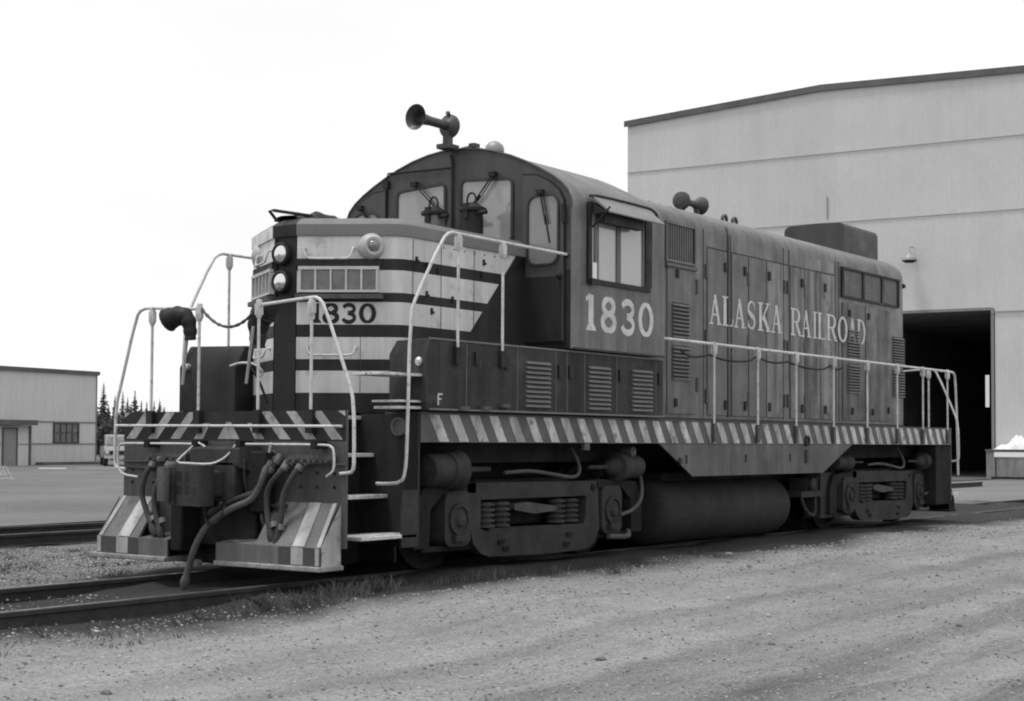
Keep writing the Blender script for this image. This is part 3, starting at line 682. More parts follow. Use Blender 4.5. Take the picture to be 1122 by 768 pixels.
# cab front doors (both sides)
for s in (-1, 1):
    o = [(.935, 2.30), (.935, 4.12), (1.12, 4.105), (1.28, 4.03), (1.42, 3.92), (1.485, 3.80), (1.49, 3.65), (1.49, 2.30)]
    mb = MB(); mb.prism([(CX0-.022, s*a, b) for a, b in o], (.022, 0, 0))
    inner = [(1.21+(a-1.21)*.955, 3.2+(b-3.2)*.975) for a, b in o]
    mb.prism([(CX0-.034, s*a, b) for a, b in inner], (.014, 0, 0), 1)
    d = mb.build('cab_door', [black, front_shaded], cab)
    o_ = window_x(CX0-.035, min(s*1.04, s*1.41), max(s*1.04, s*1.41), 3.14, 3.85, .10, name='door_window', par=cab, gm=M('door_glass', .17, .2, .15, 2, coat=1.0), wdt=.02)
    mb = MB(); mb.box(CX0-.037, s*.965, 2.33, CX0-.030, s*1.46, 3.0); mb.build('door_lower_panel', dark, cab)
    mb = MB(); mb.rev((CX0-.04, s*1.44, 3.0), (-1, 0, 0), [(0, .03), (.03, .03), (.05, .015)], 10); mb.box(CX0-.06, s*1.47, 3.55, CX0-.02, s*1.50, 3.75); mb.build('door_latch', black, cab)
# wipers, conduit, gutter
def wiper(y, z, y2, z2, bl=.2):
    mb = MB(); mb.box(CX0-.09, y-.04, z-.02, CX0-.02, y+.04, z+.03)
    mb.tube([(CX0-.06, y, z), (CX0-.06, y2, z2)], .009, 6); mb.tube([(CX0-.06, y-.04, z), (CX0-.055, y2-.04, z2)], .006, 6)
    d = Vector((0, y2-y, z2-z)).normalized(); c = Vector((CX0-.04, y2, z2)); mb.tube([c-d*bl*.5, c+d*bl], .010, 6); mb.build('wiper', black, cab)
wiper(.50, 4.13, .22, 3.86); wiper(-.58, 4.14, -.33, 3.86); wiper(-1.20, 3.89, -1.27, 3.55); wiper(1.30, 3.93, 1.2, 3.8)
mb = MB(); mb.tube([(CX0-.02, .0, 3.45), (CX0-.02, .0, 4.32), (CX0-.02, .02, 4.42)], .013, 8); mb.tube([(CX0-.02, .0, 4.28), (CX0-.02, .92, 4.30), (CX0-.02, .95, 4.2)], .010, 8)
mb.box(CX0-.05, .9, 4.13, CX0, .97, 4.21); mb.build('conduit', black, cab, split=True)
mb = MB(); mb.tube([(CX0+.0, y*1.004, z+.006) for y, z in full[1:-1]], .014, 6); mb.build('roof_edge_bead', front_shaded, cab)
# cab side windows
for s in (-1, 1):
    y = s*CW; x0, x1, z0, z1 = 3.70, 4.86, 3.0, 3.76
    mb = MB()
    mb.box(x0-.05, y, z0-.05, x1+.1, y+s*.025, z0, 0); mb.box(x0-.05, y, z1, x1+.1, y+s*.025, z1+.05, 0)
    mb.box(x0-.05, y, z0, x0+.02, y+s*.03, z1, 0); mb.box(x1-.02, y, z0, x1+.12, y+s*.03, z1, 0)
    mb.box(4.24, y, z0, 4.32, y+s*.02, z1, 1); mb.box(3.79, y, z0, 3.87, y+s*.02, z1, 1)
    mb.box(4.79, y, z0, 4.85, y+s*.016, z1, 1)
    fr = mb.build('side_window_frame', [black, body], cab)
    mb = MB(); mb.box(x0+.02, y, z0, x1-.02, y+s*.006, z1); mb.build('pane', M('side_glass', .33, .15, .08, 1.5, coat=1.0), cab)
    mb = MB(); mb.box(3.67, y+s*.03, 2.93, 3.80, y+s*.06, 2.99, 0); mb.box(3.71, y+s*.035, 3.0, 3.79, y+s*.045, 3.17, 1); mb.build('wind_deflector', [black, boardw], cab)
    # visor
    mb = MB(); mb.prism([(3.74, y+s*.008, 3.875), (3.74, y+s*.03, 3.875), (3.74, y+s*.24, 3.70), (3.74, y+s*.235, 3.685), (3.74, y+s*.008, 3.855)], (1.16, 0, 0)); mb.build('window_visor', M('visor_paint', .17, .5, .1, 3), cab, bevel=.004)
    mb = MB(); mb.add([(3.73, y, 3.83), (3.73, y+s*.22, 3.69), (3.73, y+s*.03, 3.69)], [(0, 1, 2)]); mb.box(3.80, y+s*.05, 3.60, 4.60, y+s*.14, 3.74); mb.tube([(3.74, y+s*.24, 3.75), (3.74, y+s*.02, 3.55)], .01, 6)
    mb.tube([(3.70, y+s*.01, 3.88), (3.9, y+s*.01, 3.905), (4.9, y+s*.01, 3.905), (5.05, y+s*.01, 3.89), (5.13, y+s*.01, 3.84), (5.14, y+s*.01, 3.76)], .015, 6, smooth=1); mb.build('drip_rail', dark, cab)
    mb = MB(); mb.box(3.4, y, 2.235, 5.31, y+s*.006, 2.255); mb.build('cab_bottom_edge', seamm, cab)
# roof items
mb = MB(); mb.rev((4.05, -.05, 4.44), (0, 0, 1), [(0, .09), (.10, .09), (.12, .11), (.15, .112), (.19, .10), (.23, .06), (.25, 0)], 22); mb.build('roof_ventilator', M('ventilator_metal', .26, .45, .2, 8, metal=.3), cab)
def horn(x, y, z, sg, length=.62, disc=.13, name='air_horn', m=hornm, both=False):
    mb = MB(); d = Vector((-sg, 0, 0)); c = Vector((x, y, z))
    mb.rev(c-d*.06, d, [(0, .06), (.01, disc), (.05, disc), (.07, disc*.7), (.1, .05), (length*.6, .05), (length*.85, .065), (length*.95, .095), (length, .135), (length+.005, .14), (length-.02, .12), (length*.8, .045)], 22)
    mb.box(x-.04, y-.04, z-.22, x+.04, y+.04, z-.05); mb.box(x-.1, y-.08, z-.26, x+.1, y+.08, z-.21)
    mb.rev(c+Vector((0, 0, disc)), (0, 0, 1), [(0, .03), (.03, .02)], 8)
    mb.build(name, m, P)
horn(3.22, -.02, 4.72, 1)
mb = MB(); mb.tube([(3.5, .05, 4.47), (3.45, -.05, 4.50), (3.35, -.3, 4.49)], .02, 8); mb.box(3.36, -.28, 4.43, 3.46, -.2, 4.53); mb.build('horn_pipe', hornm, P, split=True)
# rear-facing horn on the long hood roof
mb = MB(); mb.rev((7.95, -.30, 4.495), (1, 0, 0), [(-.05, .05), (-.03, .115), (.03, .125), (.05, .09), (.07, .045), (.33, .045), (.44, .065), (.51, .10), (.55, .125), (.54, .11), (.46, .05)], 22)
mb.box(7.93, -.33, 4.28, 8.0, -.27, 4.45); mb.box(8.35, -.33, 4.28, 8.42, -.27, 4.46); mb.box(7.85, -.38, 4.27, 8.5, -.22, 4.33); mb.build('air_horn', hornm, P)
mb = MB()
for x, y in ((9.0, -.4), (9.3, -.4), (14.4-.35, -.3), (5.6, -.3)):
    mb.rev((x, y, 4.36), (0, 1, 0), [(-.02, .05), (-.02, .075), (.02, .075), (.02, .05), (-.02, .05)], 14, capa=False, capb=False)
mb.build('lifting_eye', hornm, P, split=True)
# cab numbers ---------------------------------------------------------------- lettering engine
def ribbon(mb, mp, pts, w, off, closed=False, mi=0):
    n = len(pts); L_ = []; R_ = []
    ws = w if isinstance(w, (list, tuple)) else [w]*n
    for i in range(n):
        a = Vector(pts[(i-1) % n] if closed or i > 0 else pts[i]); b = Vector(pts[(i+1) % n] if closed or i < n-1 else pts[i]); t = (b-a).normalized(); nn = Vector((-t.y, t.x)); p = Vector(pts[i])
        L_.append(p+nn*ws[i]/2); R_.append(p-nn*ws[i]/2)
    v = [mp(q.x, q.y, off) for q in L_+R_]; m = n if closed else n-1
    mb.add(v, [(i, (i+1) % n, n+(i+1) % n, n+i) for i in range(m)], mi)
def arc(cx, cy, rx, ry, a0, a1, n=16): return [(cx+rx*math.cos(R(a0+(a1-a0)*i/n)), cy+ry*math.sin(R(a0+(a1-a0)*i/n))) for i in range(n+1)]
TH, TN = .20, .075
def glyph(ch):                                                              # list of (points, widths, closed) in a box 1 wide by 1 high
    ser = lambda x0, x1, y: ([(x0, y), (x1, y)], .055, False)
    top, bot = .972, .028
    if ch == 'A': return [([(.17, .03), (.47, .98)], .10, False), ([(.45, .98), (.80, .03)], TH, False), ([(.29, .33), (.66, .33)], .06, False), ser(.0, .34, bot), ser(.60, 1.0, bot)]
    if ch == 'L': return [([(.26, .05), (.26, .95)], TH+.06, False), ser(.0, .55, top), ([(.05, bot), (.92, bot)], .055, False), ([(.92, .02), (.97, .26)], .09, False)]
    if ch == 'I': return [([(.5, .05), (.5, .95)], .5, False), ser(.0, 1.0, top), ser(.0, 1.0, bot)]
    if ch == 'K': return [([(.22, .05), (.22, .95)], TH, False), ([(.34, .40), (.80, .95)], .09, False), ([(.42, .55), (.85, .04)], TH-.01, False), ser(0, .42, top), ser(0, .42, bot), ser(.62, .97, top), ser(.62, 1.0, bot)]
    if ch == 'R': return [([(.22, .05), (.22, .95)], TH, False), ([(.33, .972), (.5, .965)]+arc(.52, .73, .28, .235, 85, -90, 12)+[(.34, .5)], [.06]*3+[.08, .11, .15, .18, .19, .19, .19, .18, .15, .12, .09, .07, .06], False), ([(.52, .48), (.86, .05)], TH-.01, False), ser(0, .42, top), ser(0, .42, bot), ser(.72, 1.0, bot)]
    if ch == 'D': return [([(.22, .05), (.22, .95)], TH, False), ([(.33, .965)]+arc(.42, .5, .42, .465, 90, -90, 16)+[(.33, .035)], [.06]*2+[.07, .09, .12, .15, .18, .2, .21, .21, .21, .2, .18, .15, .12, .09, .07]+[.06]*2, False), ser(0, .33, top), ser(0, .33, bot)]
    if ch == 'O':
        p = arc(.5, .5, .40, .455, 0, 360, 32)[:-1]; return [(p, [.09+.12*abs(math.cos(2*math.pi*i/32))**1.5 for i in range(32)], True)]
    if ch == 'S':
        p = arc(.50, .72, .33, .24, 20, 180, 10)+[(.19, .64), (.28, .57), (.5, .50), (.72, .43), (.83, .34)]+arc(.50, .28, .34, .24, 0, -160, 10)
        w = [.07, .08, .08, .07, .07, .08, .10, .12, .14, .15, .16, .17, .18, .2, .18, .17, .16, .15, .14, .12, .1, .08, .07, .07, .08, .08, .08]
        return [(p, w[:len(p)]+[.07]*(len(p)-len(w)), False), ([(.82, .70), (.82, .97)], .06, False), ([(.15, .03), (.15, .30)], .06, False)]
    if ch == '1': return [([(.56, .0), (.56, 1.0)], .46, False), ([(.50, .985), (.10, .86)], .13, False), ([(.56, .20), (.56, .0)], [.46, .98], False)]
    if ch == '0': return [(arc(.5, .5, .40, .44, 0, 360, 32)[:-1], [.12+.13*abs(math.cos(2*math.pi*i/32)) for i in range(32)], True)]
    if ch == '8': return [(arc(.5, .74, .34, .20, 0, 360, 24)[:-1], [.12+.13*abs(math.cos(2*math.pi*i/24)) for i in range(24)], True), (arc(.5, .28, .40, .225, 0, 360, 24)[:-1], [.13+.13*abs(math.cos(2*math.pi*i/24)) for i in range(24)], True)]
    if ch == '3': return [(arc(.48, .73, .36, .21, 165, -80, 14)+[(.42, .52)], .19, False), ([(.42, .51)]+arc(.48, .27, .38, .22, 75, -170, 14), .19, False)]
    if ch == 'F': return [([(.25, .0), (.25, 1)], .2, False), ([(.25, .93), (.95, .93)], .14, False), ([(.25, .52), (.8, .52)], .12, False)]
    return []
def letters(items, mp, h0, h1, name, mat, par, bold=1.0):                            # items: (char, x0, x1)
    for ch, x0, x1 in items:
        mb = MB()
        for k, (pts, w, cl) in enumerate(glyph(ch)):
            wd = (x1-x0); f = lambda a, b, off, x0=x0, wd=wd: mp(x0+a*wd, h0+b*(h1-h0), off)
            w2 = [q*bold for q in w] if isinstance(w, list) else w*bold
            # keep thin strokes a constant look: widths are in box units, correct for aspect
            ribbon(mb, f, pts, w2, .002+.0006*k, cl, 0)
        mb.build(name, mat, par, recalc=False)
for s in (-1, 1):
    dx = lambda x, s=s: x
    if s < 0:
        mp = lambda x, z, off: (x, -CW-off, z)
        it = [('1', 3.62, 3.84), ('8', 3.945, 4.25), ('3', 4.345, 4.66), ('0', 4.735, 5.05)]
    else:
        mp = lambda x, z, off: (3.62+5.05-x, CW+off, z)
        it = [('1', 3.62, 3.84), ('8', 3.945, 4.25), ('3', 4.345, 4.66), ('0', 4.735, 5.05)]
    letters(it, mp, 2.45, 2.83, 'cab_numeral', lett, cab)
F, e, n_ = FAC(-1)
letters([('1', .15, .24), ('8', .263, .412), ('3', .44, .585), ('0', .613, .765)], lambda x, z, off: F(x, z, off+.002), 2.385, 2.57, 'nose_numeral', black, P, bold=1.15)
letters([('F', 1.17, 1.26)], lambda x, z, off: (x, -1.5-off, z), 1.60, 1.71, 'end_letter', lett, P)

# ------------- long hood
HY = .95; HX0, HX1 = 5.31, 14.26
hp = [(.95, 1.535), (.95, 3.96), (.94, 4.05), (.90, 4.125), (.82, 4.19), (.70, 4.25), (.5, 4.30), (.25, 4.335)]
hfull = [(-y, z) for y, z in hp]+[(0, 4.345)]+[(y, z) for y, z in hp[::-1]]
mb = MB(); k = len(hfull)
rings = [[(HX0, y, z) for y, z in hfull], [(HX1-.08, y, z) for y, z in hfull], [(HX1-.02, y*.99, z-.02 if z > 4 else z) for y, z in hfull], [(HX1, y*.96, z-.06 if z > 4 else z) for y, z in hfull]]
for a, b in zip(rings, rings[1:]):
    for j in range(k-1):
        mb.add([a[j], b[j], b[j+1], a[j+1]], [(0, 1, 2, 3)], 1 if (a[j][2]+a[j+1][2])/2 > 4.1 else 0)
mb.add(rings[0], [tuple(range(k))[::-1]]); mb.add(rings[-1], [tuple(range(k))])
mb.add([rings[0][0], rings[-1][0], rings[-1][-1], rings[0][-1]], [(0, 1, 2, 3)])
lh = mb.build('long_hood', [body, bodyr], P, ang=35, recalc=False)
bm = bmesh.new(); bm.from_mesh(lh.data); bmesh.ops.remove_doubles(bm, verts=bm.verts, dist=.0004); bmesh.ops.recalc_face_normals(bm, faces=bm.faces); bm.to_mesh(lh.data); bm.free()
lh.data.set_sharp_from_angle(angle=R(35))
doorshade = [M('hood_door_paint_%s' % n_i, v, .5, .16, 1.6, streak=st, rust=rs, bump=.08, bscale=2.5, sscale=ss) for n_i, v, st, rs, ss in
             (('plain', .122, .2, .10, 3), ('streaked', .13, .75, .055, 2.2), ('faded', .155, .5, .11, 2.8), ('oily', .082, .5, .05, 2.5))]
for s in (-1, 1):
    y = s*HY; e_ = lambda t: y+s*t
    # doors: raised panels with hinges and latches
    doors = [(6.42, 7.14, 1.62, 3.46, 0), (7.46, 7.99, 1.62, 3.76, 0), (8.14, 8.60, 1.62, 3.76, 0), (8.63, 9.13, 1.62, 3.76, 0), (9.17, 9.68, 1.62, 3.76, 2), (9.93, 10.38, 1.62, 3.76, 2), (10.41, 10.91, 1.62, 3.76, 1), (10.95, 11.44, 1.62, 3.76, 1), (11.75, 12.60, 1.62, 3.40, 3), (12.64, 13.62, 1.62, 3.40, 3)]
    for (a, b, z0, z1, mi) in doors:
        mb = MB(); mb.box(a, y, z0, b, e_(.012), z1); d = mb.build('hood_door', doorshade[mi], lh, bevel=.004)
    mb = MB()
    for x in (7.94, 8.50, 9.24, 10.30, 11.10):
        for z in (3.56, 1.76): mb.box(x-.03, y, z-.06, x+.03, e_(.03), z+.06)
    for x, z in ((12.1, 1.76), (12.9, 1.76), (6.62, 1.76), (6.66, 3.36), (12.0, 3.25), (12.75, 3.25), (13.55, 1.8)): mb.box(x-.03, y, z-.05, x+.03, e_(.03), z+.05)
    mb.build('door_latch', black, lh, split=True)
    mb = MB()
    for x in (7.44, 8.615, 9.74, 9.86, 10.395):
        for z in (3.46, 2.62, 1.86): mb.box(x-.035, y, z-.09, x+.02, e_(.022), z+.09)
    for x in (7.18, ):
        for z in (3.24, 2.0): mb.box(x-.03, y, z-.09, x+.03, e_(.022), z+.09)
    mb.build('door_hinge', M('hinge_dark', .06, .6, .2, 4), lh, split=True)
    # faded runs below the roof edge
    mb = MB()
    for x0_, x1_, zb_ in ((10.25, 10.42, 3.80), (10.75, 10.98, 3.80), (11.05, 11.12, 3.79), (11.22, 11.45, 3.80)): mb.add([(x0_, e_(.0015), zb_), (x1_, e_(.0015), zb_), (x1_-.02, e_(.0015), 3.955), (x0_+.02, e_(.0015), 3.955)], [(0, 1, 2, 3)])
    mb.build('paint_patch', M('paint_patch_faded', .2, .55, .2, 3, streak=.4), lh, split=True)
    # seams
    mb = MB()
    for x in (7.36, 8.02, 8.115, 9.71, 9.90, 11.50, 11.62): mb.box(x-.005, y, 1.60, x+.005, e_(.005), 4.0)
    mb.box(7.44, y, 3.77, 11.46, e_(.006), 3.782); mb.box(5.5, y, 1.545, 14.2, e_(.02), 1.575); mb.build('panel_seams', seamm, lh)
    mb = MB(); mb.tube([(8.04, e_(.012), 1.6), (8.04, e_(.012), 3.95), (8.04, s*.945, 4.07), (8.04, s*.83, 4.17), (8.04, s*.5, 4.285), (8.04, 0, 4.33)], .014, 6); mb.build('conduit', body, lh)
    # louvres
    louvre(6.53, 6.96, 2.56, 3.00, 9, e_(.012), s, 'louvre'); louvre(6.53, 6.96, 2.04, 2.47, 9, e_(.012), s, 'louvre')
    louvre(11.93, 12.40, 2.56, 3.02, 10, e_(.012), s, 'louvre'); louvre(11.93, 12.40, 2.03, 2.48, 10, e_(.012), s, 'louvre')
    louvre(13.77, 14.24, 2.56, 3.00, 10, e_(.0), s, 'louvre'); louvre(13.77, 14.24, 2.02, 2.48, 10, e_(.0), s, 'louvre')
    # grille just behind the cab
    mb = MB(); a, b, z0, z1 = 6.40, 7.09, 3.52, 3.96
    mb.box(a-.03, y, z0-.03, b+.03, e_(.025), z0, 0); mb.box(a-.03, y, z1, b+.03, e_(.03), z1+.03, 0); mb.box(a-.03, y, z0, a, e_(.025), z1, 0); mb.box(b, y, z0, b+.03, e_(.03), z1, 0)
    mb.box(a, y, z0, b, e_(.004), z1, 1)
    for k_ in range(11): xx = a+.05+k_*(b-a-.1)/10; mb.box(xx-.022, y, z0, xx+.010, e_(.016), z1, 2)
    mb.box(a-.05, y, z0-.09, b+.05, e_(.045), z0-.05, 2); mb.build('air_intake_grille', [body, black, shut], lh)
    # radiator shutters at the rear
    mb = MB(); z0, z1 = 3.50, 3.905
    mb.box(11.70, y, z1, 14.02, e_(.035), z1+.03, 0); mb.box(11.70, y, z0-.03, 14.02, e_(.025), z0, 0)
    for x in (11.70, 12.50, 13.26, 13.95): mb.box(x, y, z0, x+.07, e_(.03), z1, 0)
    for a, b in ((11.77, 12.50), (12.57, 13.26), (13.33, 13.95)):
        mb.box(a, y, z0, b, e_(.006), z1, 1)
        for q in range(9): mb.prism([(a, y+s*.006, z0+.005+q*.044), (a, y+s*.009, z0+.01+q*.044), (a, y+s*.006, z0+.04+q*.044)], (b-a, 0, 0), 1)
    mb.build('radiator_shutter', [dark, shut], lh)
    # name
    items = [('A', 7.485, 7.83), ('L', 7.845, 8.154), ('A', 8.18, 8.515), ('S', 8.55, 8.83), ('K', 8.877, 9.269), ('A', 9.29, 9.635), ('R', 9.91, 10.263), ('A', 10.273, 10.599), ('I', 10.66, 10.80), ('L', 10.825, 11.111), ('R', 11.13, 11.524), ('O', 11.558, 11.912), ('A', 11.933, 12.272), ('D', 12.275, 12.63)]
    if s < 0: mp = lambda x, z, off: (x, -HY-.014-off-(.03 if 11.93 < x < 12.41 and z < 3.02 else 0)*0-.0, z)
    else: mp = lambda x, z, off: (7.485+12.63-x, HY+.014+off, z)
    letters(items, mp, 2.79, 3.18, 'name_letter', lett, lh)
# lettering continues over the louvres as painted slats: hood roof items
mb = MB(); b0, b1, w_ = 12.86, 14.33-.1, .52
sec = [(-w_, 4.2), (-w_, 4.70), (-w_+.025, 4.75), (-w_+.08, 4.78), (0, 4.795), (w_-.08, 4.78), (w_-.025, 4.75), (w_, 4.70), (w_, 4.2)]
mb.prism([(b0, y_, z_) for y_, z_ in sec], (b1-b0, 0, 0)); mb.build('fan_housing', M('fan_housing_paint', .062, .6, .15, 1.5, streak=.1, spec=.3), lh, bevel=.012)
mb = MB(); mb.box(11.9, .3, 4.25, 12.3, .8, 4.44); mb.rev((13.9, -.2, 4.72), (0, 0, 1), [(0, .08), (.03, .1), (.05, .06)], 12); mb.build('exhaust_stack', hornm, lh)
mb = MB(); mb.tube([(5.45, -.35, 4.33), (7.7, -.35, 4.33)], .012, 6)
for q in range(8): mb.rev((5.6+q*.28, -.35, 4.31), (0, 0, 1), [(0, .02), (.05, .02)], 8)
mb.build('roof_cable', hornm, lh)
mb = MB(); mb.rev((HX1, -.55, 2.95-.6), (1, 0, 0), [(0, .09), (.08, .09), (.1, .06)], 16); mb.rev((HX1, .0, 3.9), (1, 0, 0), [(0, .16), (.1, .16), (.12, .1)], 20); mb.build('rear_lamp', dark, lh, split=True)
mb = MB(); mb.rev((HX1, -.93, 3.86), (1, 0, 0), [(-.03, .04), (.05, .04)], 10); mb.build('marker_bracket', black, lh)

# ------------- skirts, tank, running gear
for s in (-1, 1):
    mb = MB(); mb.prism([(5.41, s*1.40, 1.262), (6.22, s*1.40, .865), (9.98, s*1.40, .86), (11.02, s*1.40, 1.262)], (0, s*.022, 0))
    mb.build('side_skirt', [M('skirt_paint', .085, .6, .2, 1.5, streak=.25)], P)
    mb = MB()
    for x in (6.05, 8.9, 7.6): mb.box(x, s*1.42, 1.02, x+.03, s*1.43, 1.12)
    mb.rev((9.42, s*1.425, 1.30), (0, s, 0), [(0, .075), (.03, .075), (.03, .05), (.01, .045)], 18); mb.box(9.38, s*1.42, 1.0, 9.46, s*1.44, 1.18); mb.rev((5.9, s*1.42, 1.05), (0, s, 0), [(0, .04), (.02, .04)], 12); mb.build('skirt_fitting', black, P, split=True)
    # fuel tank
    mb = MB(); mb.rev((5.95, s*.80, .42), (1, 0, 0), [(0, .02), (.02, .26), (.06, .34), (.13, .385), (.2, .395), (3.42, .395), (3.47, .385), (3.49, .36), (3.50, .02)], 40)
    tk = mb.build('fuel_tank', M('tank_paint', .032, .8, .25, 1.2, fine=.2, bump=.3, bscale=20, spec=.2), P)
    mb = MB()
    mb.box(6.2, s*.7, .8, 9.2, s*1.0, .9); mb.build('tank_strap', under, tk)
    # equipment between tank and rear truck
    mb = MB(); mb.box(9.65, s*.9, .52, 10.35, s*1.25, .60); mb.box(9.9, s*.95, .6, 10.15, s*1.2, .78); mb.tube([(9.7, s*1.2, .56), (9.8, s*1.25, .3), (10.1, s*1.25, .25), (10.2, s*1.2, .5), (10.25, s*1.2, .8)], .025, 8, smooth=1)
    mb.box(10.5, s*.9, .2, 10.9, s*1.15, .85); mb.rev((10.0, s*1.25, .7), (0, s, 0), [(-.1, .09), (.02, .09), (.04, .06)], 14); mb.build('brake_rigging_box', truckm, P)
# trucks
def truck(cx, name):
    tr = MB(); tr.box(cx-.85, -1.0, .40, cx+.85, 1.0, .88); tr.box(cx-2.0, -.55, .25, cx+2.0, .55, .80)  # centre box widened to block bright ground showing through
    t = tr.build(name, under, P, bevel=.03)
    hb = 1.42
    for xw in (cx-hb, cx+hb):
        mb = MB(); mb.cyl((xw, -1.0, .508), (xw, 1.0, .508), .085, n=16)
        for s in (-1, 1):
            mb.rev((xw, s*.68, .508), (0, s, 0), [(0, .533), (.03, .533), (.035, .508), (.14, .503), (.145, .44), (.115, .42), (.09, .25), (.12, .16), (.18, .12)], 40)
        mb.build('wheelset', [M('wheel_grime', .014, .8, .3, 3, spec=.2)], t)
    for s in (-1, 1):
        yo = s*1.21; d = (0, -s*.13, 0)
        P2 = lambda l: [(cx+a, yo, b) for a, b in l]
        mb = MB()
        # casting made as a ring of four bars with a window for the springs
        mb.prism(P2([(-1.26, .86), (1.14, .84), (1.14, .68), (-1.04, .69), (-1.26, .69)]), d)
        mb.prism(P2([(-1.26, .689), (-1.04, .689), (-1.04, .40), (-.90, .36), (-.90, .12), (-1.04, .16), (-1.16, .26), (-1.2, .4)]), d)
        mb.prism(P2([(-.899, .12), (-.899, .40), (.85, .38), (.85, .10), (.2, .09)]), d)
        mb.prism(P2([(.851, .10), (.851, .38), (.88, .44), (.90, .679), (1.14, .679), (1.17, .32), (1.08, .17), (.98, .12)]), d)
        mb.build('truck_side_frame', truckm, t, bevel=.025)
        # pedestal arms to the journals
        mb = MB()
        for q in (-1, 1):
            mb.prism(P2([(q*1.12, .86), (q*1.95, .82), (q*2.08, .62), (q*2.08, .25), (q*1.86, .25), (q*1.84, .62), (q*1.65, .76), (q*1.12, .76)]), (0, -s*.12, 0))
            mb.box(cx+q*1.10, yo-s*.1, .2, cx+q*1.90, yo-s*.06, .26)
        mb.build('pedestal', under, t, bevel=.015, split=True)
        for x_ in (-.88, -.62, .40, .66):
            mb = MB(); pf = []
            for q in range(5): pf += [(q*.054, .075), (q*.054+.010, .112), (q*.054+.030, .112), (q*.054+.042, .075)]
            mb.rev((cx+x_, s*1.13, .40), (0, 0, 1), pf, 16); mb.build('coil_spring', M('spring_grime', .055, .8, .3, 4, fine=.2, spec=.15), t)
        mb = MB(); mb.prism(P2([(-.46, .57), (-.1, .52), (.34, .54), (.34, .585), (.0, .62), (-.25, .645), (-.46, .63)]), (0, -s*.16, 0)); mb.build('bolster_end', M('bolster_dust', .055, .8, .35, 5, fine=.2, bump=.4, bscale=15), t, bevel=.04)
        mb = MB()
        for x_, z_ in ((-.7, .26), (-.62, .19), (.55, .28), (.5, .18)): mb.box(cx+x_-.05, yo, z_-.025, cx+x_+.05, yo+s*.02, z_+.02)
        mb.rev((cx+1.03, yo, .77), (0, s, 0), [(0, .04), (.015, .04)], 12); mb.build('frame_lug', under, t, split=True)
        for xw in (cx-hb, cx+hb):
            mb = MB(); o_ = rrect(xw-.21, xw+.21, .25, .78, .1)
            mb.prism([(a, s*1.02, b) for a, b in o_], (0, s*.20, 0))
            jb = mb.build('journal_box', truckm, t, bevel=.03)
            mb = MB(); mb.rev((xw, s*1.22, .51), (0, s, 0), [(0, .155), (.03, .155), (.035, .125), (.015, .12), (.02, .08), (.05, .06), (.06, 0)], 24, 0); mb.box(xw-.1, s*1.22, .30, xw+.1, s*1.27, .36)
            mb.build('journal_cover', truckm, t)
        # brake cylinders and pipes
        for q in (-1, 1):
            xa = cx+q*1.62; k_ = {('front_truck', -1): 1.0, ('front_truck', 1): .82, ('rear_truck', -1): .6, ('rear_truck', 1): .72}[(name, q)]
            mb = MB(); mb.rev((xa+q*.35, s*1.22, .99), (-q, 0, 0), [(a_, b_*k_) for a_, b_ in [(0, .02), (.02, .15), (.06, .165), (.30, .165), (.31, .185), (.42, .185), (.45, .20), (.50, .20), (.52, .14), (.60, .11), (.66, .07), (.68, .03), (1.05, .026)]], 26)
            mb.build('brake_cylinder', truckm, t)
        mb = MB(); mb.tube([(cx-.6, s*1.18, .95), (cx-.2, s*1.22, .97), (cx+.25, s*1.23, .92), (cx+.6, s*1.24, .88), (cx+.72, s*1.24, .93), (cx+.76, s*1.2, 1.05), (cx+.76, s*1.1, 1.2)], .02, 8, smooth=2)
        mb.tube([(cx+1.55, s*1.25, .45), (cx+1.8, s*1.28, .5), (cx+2.0, s*1.28, .65), (cx+2.05, s*1.2, .95)], .022, 8, smooth=2)
        mb.tube([(cx+1.3, s*1.25, .22), (cx+1.7, s*1.27, .2), (cx+1.8, s*1.2, .26)], .03, 8, smooth=1); mb.build('brake_pipe', dusty, t, split=True)
        # sand pipes
        for xw, q in ((cx-hb, -1), (cx+hb, 1)):
            mb = MB(); mb.tube([(xw+q*.75, s*.9, 1.2), (xw+q*.72, s*.85, .7), (xw+q*.52, s*.76, .15)], .02, 8, smooth=1); mb.build('sand_pipe', under, t)
truck(3.30, 'front_truck'); truck(12.78, 'rear_truck')
mb = MB(); mb.rev((5.05, -1.28, 1.16), (0, -1, 0), [(-.1, .06), (.02, .06), (.04, .03)], 12); mb.box(3.82, -1.43, 1.18, 3.92, -1.39, 1.26); mb.build('small_fitting', dusty, P, split=True)

